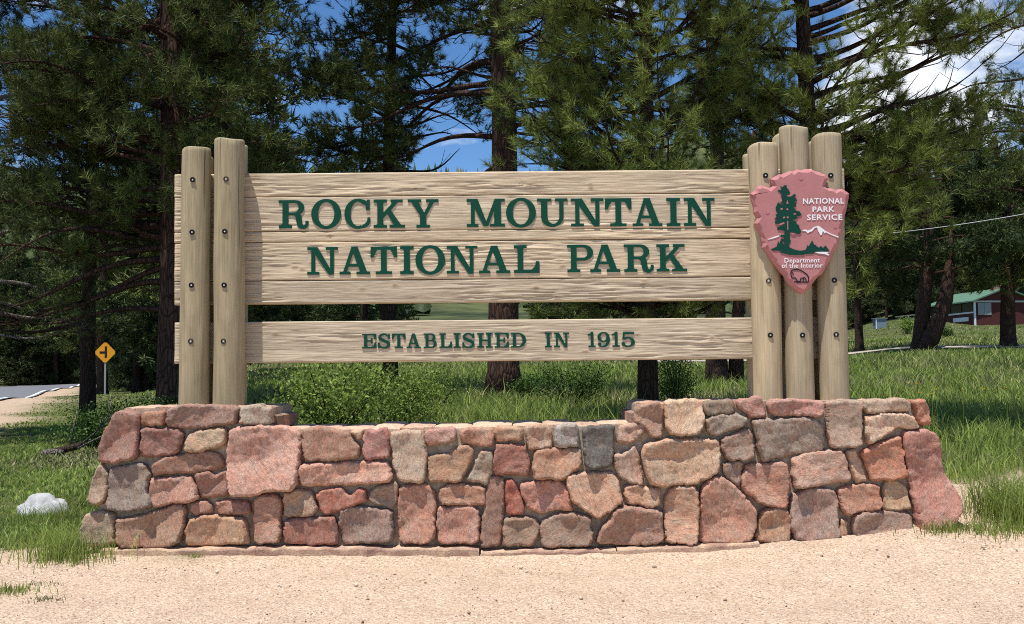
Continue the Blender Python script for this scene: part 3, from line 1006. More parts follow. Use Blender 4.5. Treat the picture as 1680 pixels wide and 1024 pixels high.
fr = [  # top x0, x1, y ; bottom x0, x1 ; bolts
    (299, 346, 246, 294, 343, M['log'], [(316, 295), (315, 381), (314, 468), (313, 560)]),
    (353, 401, 229, 350, 402, M['log'], [(371, 294), (369, 380), (368, 468), (367, 560)]),
    (1227, 1275, 239, 1237, 1284, M['log_pale'], [(1256, 288), (1261, 461), (1264, 550)]),
    (1279, 1325, 209, 1291, 1336, M['log_pale'], [(1317, 550)]),
    (1331, 1379, 223, 1347, 1393, M['log_pale'], [(1363, 288), (1369, 460), (1372, 549)]),
]
for k, (a, b, c, d, e, mt, bolts) in enumerate(fr):
    o, info = make_log(a, b, c, d, e, YP, mt, 3.1 * k + 1)
    for q in bolts: add_bolt(o, info, *q)
for k, (a, b, c, d, e) in enumerate([(303, 350, 256, 303, 350), (358, 406, 240, 357, 405), (1219, 1266, 255, 1227, 1274), (1268, 1314, 222, 1278, 1324), (1325, 1371, 233, 1337, 1383)]):
    make_log(a, b, c, d, e, YR, M['log_pale'], 3.7 * k + 40)


def make_plank(px0, px1, t0, t1, b0, b1, seed, knots=()):
    """px corners of the front face: top edge y t0 (left) -> t1 (right), bottom edge b0 -> b1"""
    TL, TR, BL, BR = P(px0, t0, YB), P(px1, t1, YB), P(px0, b0, YB), P(px1, b1, YB)
    L, Hh = TR.x - TL.x, (TL.z - BL.z + TR.z - BR.z) / 2
    nx, nz = int(L / 0.022), max(6, int(Hh / 0.0055))
    u, w = np.meshgrid(np.linspace(0, 1, nx + 1), np.linspace(0, 1, nz + 1))
    X = BL.x + (BR.x - BL.x) * u
    zt_, zb_ = (TL.z + TR.z) / 2, (BL.z + BR.z) / 2
    Z = zb_ + (zt_ - zb_) * w
    zw = Z + 0.006 * vn(X * 1.3, Z * 4, seed) + 0.0035 * vn(X * 5, Z * 9, seed)
    kn = 0
    ka = np.zeros(X.shape)
    KR = random.Random(int(seed * 7))
    knots = list(knots) + [(KR.uniform(0.1, 0.9), KR.uniform(0.2, 0.8)) for _ in range(3 if Hh > 0.15 else 1)]
    for (kx, kz) in knots:
        kxx = BL.x + L * kx; kzz = zb_ + Hh * kz
        g = np.exp(-(((X - kxx) / 0.05) ** 2 + ((Z - kzz) / 0.022) ** 2))
        zw = zw + 0.018 * g * np.sign(Z - kzz + 1e-6)
        ka = np.maximum(ka, np.exp(-(((X - kxx) / 0.024) ** 2 + ((Z - kzz) / 0.012) ** 2)))
        kn = kn + 0.005 * np.exp(-(((X - kxx) / 0.022) ** 2 + ((Z - kzz) / 0.016) ** 2))
    strong = 0.18 + 1.15 * sstep(-0.15, 0.6, vn(X * 1.3, Z * 5.5, seed + 9) + 0.5 * vn(X * 3.1, Z * 13, seed + 19))
    rid = 1 - np.abs(vn(X * 3.6, zw * 52, seed + 1)) * 2 + 0.5 * vn(X * 9, zw * 30, seed + 11)
    rel_ = 0.0033 * strong * rid + 0.0020 * vn(X * 7.0, zw * 95, seed + 2) * strong + 0.0010 * vn(X * 14, zw * 160, seed + 3) + kn
    rel_ = rel_ + 0.0022 * vn(X * 0.5, zw * 14, seed + 5)
    e = np.minimum(Z - zb_, zt_ - Z)
    edge = -0.008 * (1 - np.clip(e / 0.008, 0, 1)) ** 2
    ends = -0.004 * (1 - np.clip(np.minimum(X - BL.x, BR.x - X) / 0.01, 0, 1)) ** 2
    Y = YB - rel_ - edge - ends
    top = np.stack([X, Y, Z], -1).reshape(-1, 3)
    n = len(top)
    i = np.arange(n).reshape(nz + 1, nx + 1)
    F = np.stack([i[:-1, :-1], i[:-1, 1:], i[1:, 1:], i[1:, :-1]], -1).reshape(-1, 4)
    ring = np.array(list(i[0, :]) + list(i[1:, -1]) + list(i[-1, -2::-1]) + list(i[-2:0:-1, 0]))
    bk = top[ring].copy(); bk[:, 1] = YB + TB
    m = len(ring)
    kk = np.arange(m)
    S = np.stack([ring[(kk + 1) % m], ring, n + kk, n + (kk + 1) % m], -1)
    Fb = [tuple(f) for f in F] + [tuple(f) for f in S] + [tuple(n + k for k in range(m - 1, -1, -1))]
    Vw = np.vstack([top, bk])
    c = Vector((BL.x, YB, zb_))
    o = obj('plank', Vw - np.array(c), Fb, M['board'], sign, smooth=True, loc=rel(c))
    o.data.attributes.new('knot', 'FLOAT', 'POINT').data.foreach_set('value', np.concatenate([ka.ravel(), np.zeros(m)]).astype(np.float32))
    return o


PX0, PX1 = 286, 1386
g = 0.5
make_plank(PX0, PX1, 286, 276.5, 321 - g, 318 - g, 1.0, [(0.62, 0.4)])
make_plank(PX0, PX1, 321 + g, 318 + g, 377.5 - g, 375.5 - g, 2.0, [(0.83, 0.8)])
make_plank(PX0, PX1, 377.5 + g, 375.5 + g, 396.5 - g, 392 - g, 3.0)
make_plank(PX0, PX1, 396.5 + g, 392 + g, 460 - g, 454.5 - g, 4.0, [(0.18, 0.35), (0.75, 0.5), (0.86, 0.35), (0.9, 0.8), (0.34, 0.5)])
make_plank(PX0, PX1, 460 + g, 454.5 + g, 500, 491.5, 5.0, [(0.28, 0.65), (0.7, 0.85), (0.57, 0.2), (0.93, 0.6)])
make_plank(PX0, PX1, 530, 519, 597.5, 587, 6.0, [(0.15, 0.7), (0.45, 0.3), (0.8, 0.5)])


# ---- letters: each glyph is a union of polygons in a box 1 high
def rect(x0, y0, x1, y1): return [[(x0, y0), (x1, y0), (x1, y1), (x0, y1)]]


def ring(cx, cy, ro, so, ri, si, a0=0, a1=360, n=40):
    out = []
    n = max(4, int(n * abs(a1 - a0) / 360))
    for k in range(n):
        t0, t1 = D2R(a0 + (a1 - a0) * k / n), D2R(a0 + (a1 - a0) * (k + 1) / n)
        out.append([(cx + ro * math.cos(t0), cy + so * math.sin(t0)), (cx + ro * math.cos(t1), cy + so * math.sin(t1)),
                    (cx + ri * math.cos(t1), cy + si * math.sin(t1)), (cx + ri * math.cos(t0), cy + si * math.sin(t0))])
    return out


def stroke(pts, n=6):
    """pts: (x, y, width); smooth ribbon"""
    c = []
    for i in range(len(pts) - 1):
        p0, p1, p2, p3 = pts[max(i - 1, 0)], pts[i], pts[i + 1], pts[min(i + 2, len(pts) - 1)]
        for k in range(n):
            t = k / n
            c.append(tuple(0.5 * (2 * b + (d - a) * t + (2 * a - 5 * b + 4 * d - e) * t * t + (3 * b - a - 3 * d + e) * t ** 3) for a, b, d, e in zip(p0, p1, p2, p3)))
    c.append(pts[-1])
    L, R = [], []
    for i, (x, y, w) in enumerate(c):
        a, b = c[max(i - 1, 0)], c[min(i + 1, len(c) - 1)]
        dx, dy = b[0] - a[0], b[1] - a[1]
        l = math.hypot(dx, dy) or 1
        L.append((x - dy / l * w / 2, y + dx / l * w / 2)); R.append((x + dy / l * w / 2, y - dx / l * w / 2))
    return [[R[i], R[i + 1], L[i + 1], L[i]] for i in range(len(c) - 1)]


def bar(x0, x1, y, h): return rect(x0, y, x1, y + h)


SW = 0.20
def stem(x, y0=0.0, y1=1.0, w=SW, l=0.13, top=True, bot=True, h=0.10):
    g = rect(x, y0, x + w, y1)
    b = 0.045
    if bot:
        g += rect(x - l, y0, x + w + l, y0 + h)
        g += [[(x - b, y0 + h), (x, y0 + h), (x, y0 + h + b)]] + [[(x + w, y0 + h), (x + w + b, y0 + h), (x + w, y0 + h + b)]]
    if top:
        g += rect(x - l, y1 - h, x + w + l, y1)
        g += [[(x - b, y1 - h), (x, y1 - h - b), (x, y1 - h)]] + [[(x + w, y1 - h), (x + w, y1 - h - b), (x + w + b, y1 - h)]]
    return g


def quad(*p): return [list(p)]


G = {}
G['I'] = stem(0.13)
G['O'] = ring(0.5, 0.5, 0.5, 0.535, 0.275, 0.43)
G['C'] = ring(0.5, 0.5, 0.5, 0.535, 0.275, 0.43, 48, 292) + stroke([(0.66, 0.96, 0.11), (0.78, 0.88, 0.13), (0.86, 0.74, 0.10)]) + quad((0.80, 0.62), (0.93, 0.62), (0.93, 1.0), (0.84, 1.0), (0.80, 0.86)) + stroke([(0.66, 0.035, 0.115), (0.80, 0.10, 0.13), (0.89, 0.22, 0.12), (0.90, 0.37, 0.10)])
G['P'] = stem(0.13, top=False) + bar(0, 0.56, 0.9, 0.1) + bar(0.3, 0.56, 0.42, 0.1) + ring(0.56, 0.71, 0.37, 0.29, 0.17, 0.19, -90, 90)
G['R'] = stem(0.13, top=False, l=0.12) + bar(0, 0.54, 0.9, 0.1) + bar(0.3, 0.54, 0.46, 0.1) + ring(0.54, 0.73, 0.33, 0.27, 0.14, 0.17, -90, 90) + stroke([(0.54, 0.51, 0.10), (0.66, 0.42, 0.19), (0.70, 0.25, 0.20), (0.74, 0.09, 0.18), (0.85, 0.03, 0.14), (0.95, 0.10, 0.11), (0.965, 0.25, 0.10)])
G['K'] = stem(0.13) + stroke([(0.30, 0.40, 0.13), (0.58, 0.69, 0.13), (0.80, 0.94, 0.13)], 1) + quad((0.44, 0.56), (0.56, 0.68), (0.98, 0.09), (0.72, 0.09)) + bar(0.60, 1.02, 0.9, 0.1) + bar(0.56, 1.10, 0, 0.1)
G['Y'] = quad((0.10, 0.91), (0.36, 0.91), (0.62, 0.44), (0.44, 0.40)) + quad((0.78, 0.91), (0.93, 0.91), (0.64, 0.40), (0.54, 0.47)) + rect(0.42, 0.05, 0.64, 0.45) + bar(-0.02, 0.46, 0.9, 0.1) + bar(0.64, 1.08, 0.9, 0.1) + bar(0.29, 0.77, 0, 0.1)
G['M'] = rect(0.14, 0.05, 0.26, 0.95) + rect(0.90, 0.05, 1.12, 0.95) + quad((0.10, 1.0), (0.36, 1.0), (0.70, 0.02), (0.56, 0.02)) + quad((0.92, 1.0), (1.04, 1.0), (0.70, 0.02), (0.58, 0.02)) + bar(0, 0.38, 0, 0.1) + bar(0.77, 1.25, 0, 0.1) + bar(0, 0.3, 0.9, 0.1) + bar(0.96, 1.25, 0.9, 0.1)
G['U'] = rect(0.13, 0.36, 0.34, 0.95) + rect(0.74, 0.36, 0.88, 0.95) + ring(0.505, 0.36, 0.375, 0.38, 0.235, 0.27, 180, 360) + rect(0.13, 0.3, 0.30, 0.4) + bar(0, 0.48, 0.9, 0.1) + bar(0.60, 1.02, 0.9, 0.1)
G['U'] = rect(0.13, 0.36, 0.34, 0.95) + rect(0.74, 0.36, 0.88, 0.95) + [[(0.505 + 0.375 * math.cos(D2R(a)), 0.36 + 0.38 * math.sin(D2R(a))), (0.505 + 0.375 * math.cos(D2R(a + 10)), 0.36 + 0.38 * math.sin(D2R(a + 10))), (0.54 + 0.20 * math.cos(D2R(a + 10)), 0.36 + 0.26 * math.sin(D2R(a + 10))), (0.54 + 0.20 * math.cos(D2R(a)), 0.36 + 0.26 * math.sin(D2R(a)))] for a in range(180, 360, 10)] + bar(0, 0.48, 0.9, 0.1) + bar(0.60, 1.02, 0.9, 0.1)
G['N'] = rect(0.14, 0.05, 0.27, 0.95) + rect(0.80, 0.02, 0.93, 0.95) + quad((0.10, 1.0), (0.36, 1.0), (0.93, -0.01), (0.76, -0.01)) + bar(0, 0.42, 0, 0.1) + bar(0, 0.30, 0.9, 0.1) + bar(0.65, 1.07, 0.9, 0.1)
G['T'] = stem(0.37, l=0.19, top=False) + bar(0, 0.94, 0.88, 0.12) + quad((0, 0.60), (0.09, 0.60), (0.16, 0.76), (0.24, 0.89), (0, 0.89)) + quad((0.94, 0.60), (0.94, 0.89), (0.70, 0.89), (0.78, 0.76), (0.85, 0.60))
G['A'] = quad((0.10, 0.06), (0.23, 0.06), (0.55, 1.0), (0.42, 1.0)) + quad((0.40, 1.0), (0.64, 1.0), (1.0, 0.06), (0.75, 0.06)) + bar(0.26, 0.80, 0.28, 0.10) + bar(-0.02, 0.38, 0, 0.1) + bar(0.60, 1.10, 0, 0.1)
G['L'] = stem(0.13, bot=False) + bar(0, 0.92, 0, 0.11) + quad((0.92, 0.1), (0.92, 0.42), (0.80, 0.42), (0.76, 0.24), (0.62, 0.10))
G['E'] = rect(0.13, 0.0, 0.33, 1.0) + bar(0, 0.92, 0.9, 0.1) + bar(0, 0.92, 0, 0.1) + bar(0.3, 0.62, 0.46, 0.1) + rect(0.58, 0.33, 0.68, 0.69) + quad((0.92, 0.62), (0.92, 0.91), (0.68, 0.91), (0.78, 0.82), (0.81, 0.62)) + quad((0.92, 0.09), (0.92, 0.40), (0.81, 0.40), (0.77, 0.2), (0.66, 0.09))
G['S'] = stroke([(0.74, 0.66, 0.08), (0.70, 0.84, 0.12), (0.46, 0.965, 0.11), (0.20, 0.88, 0.15), (0.14, 0.70, 0.19), (0.32, 0.555, 0.21), (0.58, 0.46, 0.21), (0.75, 0.29, 0.19), (0.68, 0.10, 0.15), (0.42, 0.03, 0.11), (0.16, 0.13, 0.12), (0.10, 0.34, 0.08)]) + rect(0.72, 0.64, 0.82, 0.99) + rect(0.02, 0.01, 0.12, 0.38)
G['B'] = rect(0.13, 0, 0.33, 1) + bar(0, 0.52, 0.9, 0.1) + bar(0, 0.55, 0, 0.1) + bar(0.3, 0.55, 0.46, 0.1) + ring(0.52, 0.735, 0.31, 0.265, 0.12, 0.165, -90, 90) + ring(0.55, 0.275, 0.37, 0.275, 0.16, 0.175, -90, 90)
G['H'] = stem(0.13, l=0.13) + stem(0.73, l=0.13) + bar(0.3, 0.75, 0.45, 0.11)
G['D'] = rect(0.13, 0, 0.33, 1) + bar(0, 0.50, 0.9, 0.1) + bar(0, 0.50, 0, 0.1) + ring(0.48, 0.5, 0.50, 0.5, 0.27, 0.40, -90, 90)
G['1'] = rect(0.22, 0.05, 0.42, 1.02) + bar(0.04, 0.58, 0, 0.1) + quad((0.0, 0.86), (0.0, 0.76), (0.24, 0.80), (0.24, 1.02), (0.2, 0.93))
G['9'] = ring(0.42, 0.67, 0.40, 0.345, 0.20, 0.25) + stroke([(0.74, 0.66, 0.19), (0.74, 0.38, 0.18), (0.60, 0.12, 0.15), (0.38, 0.03, 0.11), (0.20, 0.08, 0.12), (0.14, 0.22, 0.14)]) + ring(0.15, 0.20, 0.10, 0.10, 0.001, 0.001)
G['5'] = ring(0.42, 0.32, 0.42, 0.345, 0.21, 0.245, -150, 140) + quad((0.08, 0.50), (0.19, 0.50), (0.24, 0.96), (0.14, 1.0)) + bar(0.13, 0.80, 0.85, 0.15) + ring(0.14, 0.22, 0.10, 0.10, 0.001, 0.001)
GW = {k: (min(x for q in v for x, y in q), max(x for q in v for x, y in q)) for k, v in G.items()}


def union(polys):
    """planar union of overlapping polygons -> verts, triangles, boundary edges"""
    vs, fs = [], []
    for q in polys:
        a = sum(q[i][0] * q[(i + 1) % len(q)][1] - q[(i + 1) % len(q)][0] * q[i][1] for i in range(len(q)))
        if abs(a) < 1e-9: continue
        if a < 0: q = q[::-1]
        fs.append(list(range(len(vs), len(vs) + len(q))))
        vs += [Vector(p) for p in q]
    vc, _, fc, _, _, of = delaunay_2d_cdt(vs, [], fs, 0, 1e-5)
    tris = [tuple(f) for f, o in zip(fc, of) if len(o)]
    tris = [t if ((vc[t[1]] - vc[t[0]]).cross(vc[t[2]] - vc[t[0]])) > 0 else t[::-1] for t in tris]
    es = {}
    for t in tris:
        for i in range(len(t)):
            es[(t[i], t[(i + 1) % len(t)])] = 1
    bd = [e for e in es if (e[1], e[0]) not in es]
    return [(v.x, v.y) for v in vc], tris, bd


def solid(polys, fx, y_front, y_back, name, mat, parent, org, side_mat=None):
    """fx maps glyph coordinates to (x, z) in the world; extrudes from y_front back to y_back"""
    v, t, b = union(polys)
    n = len(v)
    w = [fx(a, c) for a, c in v]
    V = [(x - org[0], y_front - org[1], z - org[2]) for x, z in w] + [(x - org[0], y_back - org[1], z - org[2]) for x, z in w]
    F = list(t) + [(j, i, n + i, n + j) for i, j in b]
    used = sorted({i for f in F for i in f})
    m = {u: k for k, u in enumerate(used)}
    o = obj(name, [V[i] for i in used], [tuple(m[i] for i in f) for f in F], mat, parent)
    if side_mat:
        o.data.materials.append(side_mat)
        nt = len(t)
        for p in o.data.polygons:
            if p.index >= nt: p.material_index = 1
    return o


LINES = [
    ("ROCKY", [(457, 506), (510.5, 559.5), (565, 607.5), (613, 664), (669, 719)], (328.3, 374.6), (326.6, 373.6)),
    ("MOUNTAIN", [(765.7, 828), (830.4, 879), (881.5, 931), (937, 990), (993, 1035.5), (1038, 1086), (1094, 1115.5), (1122.5, 1172)], (326.2, 372.4), (324.6, 370.8)),
    ("NATIONAL", [(504, 554), (557, 607), (608, 651), (656.5, 678.4), (681.6, 730), (733, 783), (786, 836.5), (843.4, 884.6)], (405.5, 451), (402, 448)),
    ("PARK", [(931, 973), (968.5, 1017), (1024, 1072), (1077.5, 1126.6)], (401.5, 447), (400.3, 445.6)),
    ("ESTABLISHED", [(594, 617), (620, 640), (643, 665), (667, 690), (695, 716.5), (721, 741.5), (744, 755.5), (758.5, 778.5), (783, 808), (811.5, 834.5), (838, 863)], (547.7, 571.8), (545.9, 570.3)),
    ("IN", [(894, 905), (909, 933.5)], (545.8, 570), (545.5, 569.8)),
    ("1915", [(964.5, 976.8), (980.4, 1000.5), (1004, 1016.5), (1020, 1041.4)], (545.2, 569.6), (544.6, 569)),
]
for word, ext, (t0, b0), (t1, b1) in LINES:
    lo, hi = ext[0][0], ext[-1][1]
    for ch, (xa, xb_) in zip(word, ext):
        f = ((xa + xb_) / 2 - lo) / (hi - lo)
        top, bot = t0 + (t1 - t0) * f, b0 + (b1 - b0) * f
        yfr = YB - 0.0085
        A, B = P(xa, bot, yfr), P(xb_, top, yfr)
        g0, g1 = GW[ch]
        def fx(a, c, A=A, B=B, g0=g0, g1=g1): return (A.x + (a - g0) / (g1 - g0) * (B.x - A.x), A.z + c * (B.z - A.z))
        solid(G[ch], fx, yfr, YB + 0.012, 'letter', M['green_paint'], sign, SORG)

# ---- arrowhead plaque
YE, TE = 0.075, 0.068


def c1(p): return (1225 + p[0] / 8.53, 270 + p[1] / 8.53)
def c2(p): return (1225 + p[0] / 8.53, 370 + p[1] / 8.53)


arrow_px = [c1(p) for p in [(330,205),(400,165),(445,140),(480,142),(560,105),(600,92),(640,96),(700,70),(760,80),(830,62),(900,70),(960,95),(1030,112),(1070,135),(1115,150),(1148,205),
            (1105,240),(1098,300),(1135,332),(1200,340),(1240,356),(1290,345),(1350,350),(1390,380),(1432,408),(1425,470),(1412,540),(1402,600),(1378,690),(1362,760),(1345,830),(1325,900)]] + \
           [c2(p) for p in [(1345,60),(1320,130),(1288,215),(1282,260),(1262,300),(1200,390),(1180,450),(1155,500),(1110,570),(1080,640),(1045,690),(1000,715),(955,765),(890,850),(820,930),(770,955),(690,910),(620,850),(575,805),(550,770),(520,700),(478,662),(400,560),(365,510),(330,470),(290,390),(240,322),(212,312),(222,250),(203,212),(190,130),(160,70)]] + \
           [c1(p) for p in [(118,850),(108,825),(142,745),(97,672),(100,600),(66,492),(64,430),(45,406),(110,372),(130,330),(160,300),(200,288),(260,312),(320,328),(368,300),(345,260)]]


def plaque():
    outer = [P(a, b, YE + TE * 0.5) for a, b in arrow_px]
    pts = [(v.x, v.z) for v in outer]
    n = len(pts)
    ins = []
    ar = sum(pts[i][0] * pts[(i + 1) % n][1] - pts[(i + 1) % n][0] * pts[i][1] for i in range(n))
    sg = 1 if ar > 0 else -1
    for i in range(n):
        a, b = pts[i - 1], pts[(i + 1) % n]
        dx, dy = b[0] - a[0], b[1] - a[1]
        l = math.hypot(dx, dy)
        w = 0.030 + 0.008 * math.sin(i * 2.3)
        ins.append((pts[i][0] - sg * dy / l * w, pts[i][1] + sg * dx / l * w))
    # cut the inset edges that would cross
    if sg < 0: pts, ins = pts[::-1], ins[::-1]
    V = [(x, YE + 0.004 * math.sin(k * 5.1), z) for k, (x, z) in enumerate(ins)]
    V = [(x, YE, z) for (x, z) in ins] + [(x, YE + 0.030, z) for x, z in pts] + [(x, YE + TE, z) for x, z in pts]
    V = [(x, y, z) for x, y, z in V]
    F = [tuple(range(n))]
    for i in range(n):
        j = (i + 1) % n
        F.append((j, i, n + i, n + j))
        F.append((n + j, n + i, 2 * n + i, 2 * n + j))
    F.append(tuple(range(3 * n - 1, 2 * n - 1, -1)))
    c = P(1312, 380, YE)
    return obj('arrowhead_plaque', np.array(V) - np.array(c), F, M['plaque_red'], sign, loc=rel(c)), c


plq, PC = plaque()


def flat(name, polys_px, mat, dy=0.006, conv=c1):
    """raised or inlaid flat shape on the plaque from pixel outlines"""
    q = [[(P(*conv(p), YE).x, P(*conv(p), YE).z) for p in poly] for poly in polys_px]
    q = [[(x, z) for x, z in poly] for poly in q]
    return solid(q, lambda a, c: (a, c), YE - dy, YE + 0.002, name, mat, plq, PC)


tree = [(470,305),(500,320),(530,290),(557,292),(560,330),(590,360),(608,405),(580,425),(610,440),(640,435),(668,410),(688,432),(665,455),(690,480),(705,505),(672,520),(690,545),(690,585),(655,600),(680,640),(740,660),(768,705),(735,725),(690,720),(715,750),(660,775),(640,790),(690,800),(700,835),(730,850),(735,880),(755,920),(762,950),(735,975),(690,965),(640,950),(600,945),(605,1010),(600,1060),(690,1075),(715,1055),(740,1040),(700,1060),(620,1060),(600,1100),(590,1130),
        (590,1160),(640,1185),(720,1205),(790,1210),(830,1200),(820,1230),(800,1265),(700,1265),(560,1255),(470,1230),(520,1215),(525,1150),(528,1080),(470,1075),(480,1045),(520,1050),(525,1020),(470,1010),(480,985),(528,985),(530,930),(470,915),(430,918),(425,880),(480,860),(530,835),(440,830),(400,832),(395,800),(430,780),(390,765),(410,740),(430,755),(405,700),(440,690),(405,635),(410,590),(440,530),(480,560),(520,555),(470,530),(500,515),(480,440),(500,430),(470,395),(430,360),(470,360),(490,345)]
flat('tree_motif', [tree], M['dark_green'])
for gp in ([(552, 550), (568, 498), (582, 550)], [(468, 618), (500, 612), (506, 632), (472, 634)], [(552, 622), (572, 612), (582, 640), (556, 640)], [(506, 738), (528, 728), (538, 750), (510, 758)],
           [(558, 730), (578, 726), (584, 752), (562, 756)], [(564, 790), (578, 790), (580, 915), (568, 915)], [(645, 692), (680, 684), (696, 694), (664, 706)], [(550, 440), (600, 428), (640, 440), (596, 452)],
           [(606, 962), (650, 958), (690, 975), (640, 984)], [(440, 838), (520, 808), (528, 828), (470, 846)]):
    flat('branch_gap', [gp], M['plaque_red'], 0.0072)
flat('forest_motif', [[(340,1185),(420,1150),(440,1070),(455,1110),(480,1045),(500,1090),(530,1140),(540,1190),(530,1235),(440,1205),(360,1205)],
                      [(600,1160),(660,1190),(740,1212),(825,1195),(850,1130),(870,1145),(900,1090),(918,1065),(940,1120),(960,1125),(985,1150),(1010,1165),(1040,1140),(1065,1170),(1100,1135),(1130,1170),(1160,1215),(1060,1218),(950,1222),(940,1245),(830,1255),(700,1268),(590,1262),(470,1232),(590,1230)]], M['dark_green'], 0.0045)
flat('mountain_motif', [[(770,930),(800,915),(830,910),(845,925),(900,910),(940,875),(1005,858),(1050,890),(1100,930),(1180,970),(1285,1010),(1280,1025),(1180,985),(1105,950),(1090,965),(1065,930),(1050,985),(1030,990),(1010,950),(995,925),(985,880),(950,890),(915,935),(880,945),(855,965),(825,935)],
                        [(290,1045),(340,1030),(380,1012),(450,992),(450,1010),(390,1030),(340,1045),(300,1052)]], M['white_paint'], 0.004)
flat('lake_motif', [[(950,1225),(1060,1222),(1158,1228),(1120,1240),(1155,1262),(1140,1275),(1090,1255),(1000,1245)]], M['white_paint'], 0.0052)


def ribbon_px(pts, w):
    return stroke([(a, b, w) for a, b in pts], 4)


bison = ribbon_px([(625,635),(650,622),(700,615),(750,625),(800,655),(845,690),(868,740),(862,790)], 14) + ribbon_px([(625,635),(618,665),(622,700),(640,735),(680,735),(710,780),(745,785)], 14) + \
    ribbon_px([(660,785),(720,795),(790,790),(860,795)], 16) + ribbon_px([(750,740),(785,735),(810,730),(830,760),(835,790)], 12) + ribbon_px([(745,785),(755,745)], 12) + ribbon_px([(790,735),(800,790)], 12) + ribbon_px([(635,660),(650,675),(645,700)], 10)
flat('bison_motif', bison, M['black_paint'], 0.004, c2)
for cx_, cy_ in ((760, 190), (290, 665), (1235, 865)):
    flat('plug', [[(cx_ + 28 * math.cos(a), cy_ + 28 * math.sin(a)) for a in np.linspace(0, 2 * math.pi, 13)[:-1]]], M['plaque_red'], 0.003)


def lettering(txt, px, py, h_px, w_px, name='lettering', bold=0.02):
    cu = bpy.data.curves.new('lettering', 'FONT')
    cu.body = txt
    cu.align_x = 'CENTER'
    cu.size = 1.0
    cu.offset = bold
    cu.resolution_u = 3
    cu.space_character = 1.12
    to = bpy.data.objects.new('lettering_source', cu)
    COL.objects.link(to)
    bpy.context.view_layer.update()
    dg = bpy.context.evaluated_depsgraph_get()
    me = bpy.data.meshes.new_from_object(to.evaluated_get(dg))
    bpy.data.objects.remove(to)
    co = np.array([v.co for v in me.vertices])
    F = [tuple(p.vertices) for p in me.polygons]
    s = P(px + 1, py, YE).x - P(px, py, YE).x
    cap = 0.70
    sx = w_px * s / (co[:, 0].max() - co[:, 0].min())
    sz = h_px * s / cap
    c = P(px, py, YE)
    mx = (co[:, 0].max() + co[:, 0].min()) / 2
    V = np.stack([c.x + (co[:, 0] - mx) * sx, np.full(len(co), YE - 0.004), c.z + co[:, 1] * sz], 1)
    n = len(V)
    B = V.copy(); B[:, 1] = YE + 0.002
    es = {}
    for f in F:
        for i in range(len(f)): es[(f[i], f[(i + 1) % len(f)])] = 1
    S = [(j, i, n + i, n + j) for i, j in es if (j, i) not in es]
    return obj(name, np.vstack([V, B]) - np.array(PC), F + S, M['white_paint'], plq)


lettering('NATIONAL', 1351, 334.2, 9.0, 67)
lettering('PARK', 1351, 347.5, 8.6, 36)
lettering('SERVICE', 1353, 360.8, 8.8, 58)
lettering('Department', 1316, 430.6, 7.2, 58, bold=0.012)
lettering('of the Interior', 1316, 438.8 + 0.4, 7.2, 67, bold=0.012)

# ------------------------------------------------------------------ pines
GAPS = [
    [(684, 122), (742, 120), (745, 170), (800, 262), (792, 285), (690, 285), (700, 215), (680, 175)],
    [(722, 60), (778, 55), (776, 120), (724, 120)],
    [(640, 28), (690, 26), (690, 56), (645, 54)],
    [(522, -5), (582, -5), (575, 34), (530, 36)],
    [(462, 250), (512, 262), (512, 290), (462, 290)],
    [(852, 36), (890, 30), (886, 100), (852, 95)],
    [(856, 156), (906, 160), (906, 190), (856, 190)],
    [(1368, 205), (1420, 176), (1470, 172), (1450, 200)],
    [(1478, 130), (1500, 96), (1560, 84), (1606, 100), (1600, 146), (1500, 170)],
    [(1622, 60), (1690, 40), (1690, 110), (1635, 112)],
    [(1292, 30), (1340, 30), (1330, 84), (1300, 84)],
    [(-10, 105), (14, 110), (14, 215), (-10, 215)],
    [(232, 8), (280, 8), (276, 82), (240, 82)],
    [(412, 56), (462, 60), (455, 84), (415, 84)],
    [(466, 180), (492, 180), (492, 232), (466, 232)],
    [(90, 290), (150, 300), (165, 350), (110, 350)],
    [(0, 440), (60, 430), (90, 470), (0, 480)],
]


def in_gap(p, rng, soft=9):
    x, y = proj(p)
    x = x + rng.normal(0, soft, x.shape)
    y = y + rng.normal(0, soft, y.shape)
    r = np.zeros(x.shape, bool)
    for g_ in GAPS: r |= inpoly(x, y, g_)
    return r


def unit(v):
    return v / (np.linalg.norm(v, axis=-1, keepdims=True) + 1e-9)


def needles(Pt, Ax, Sz, K, rng, width, spread=(0.35, 1.15)):
    """tufts of thin needles: one narrow triangle each"""
    n = len(Pt)
    if n == 0: return np.zeros((0, 3)), np.zeros((0, 3), int)
    Ax = unit(Ax)
    ref = np.where(np.abs(Ax[:, :1]) < 0.8, np.array([[1.0, 0, 0]]), np.array([[0, 1.0, 0]]))
    U = unit(np.cross(Ax, ref)); W = np.cross(Ax, U)
    ang = rng.uniform(0, 2 * np.pi, (n, K, 1))
    th = rng.uniform(spread[0] * 0.2, spread[1] * 1.15, (n, K, 1))
    d = Ax[:, None] * np.cos(th) + (U[:, None] * np.cos(ang) + W[:, None] * np.sin(ang)) * np.sin(th)
    d[..., 2] -= 0.10 * rng.uniform(0, 1, (n, K))
    b = Pt[:, None] + Ax[:, None] * (Sz[:, None, None] * rng.uniform(-0.6, 0.35, (n, K, 1)))
    L = Sz[:, None, None] * rng.uniform(0.75, 1.1, (n, K, 1))
    side = unit(np.cross(d, rng.normal(size=(n, K, 3))))
    wd = width * (0.7 + 0.6 * rng.uniform(size=(n, K, 1)))
    tip = b + d * L
    v = np.stack([b - side * wd * 0.5, b + side * wd * 0.5, tip + side * wd * 0.12], 2).reshape(-1, 3)
    return v, np.arange(len(v)).reshape(-1, 3)


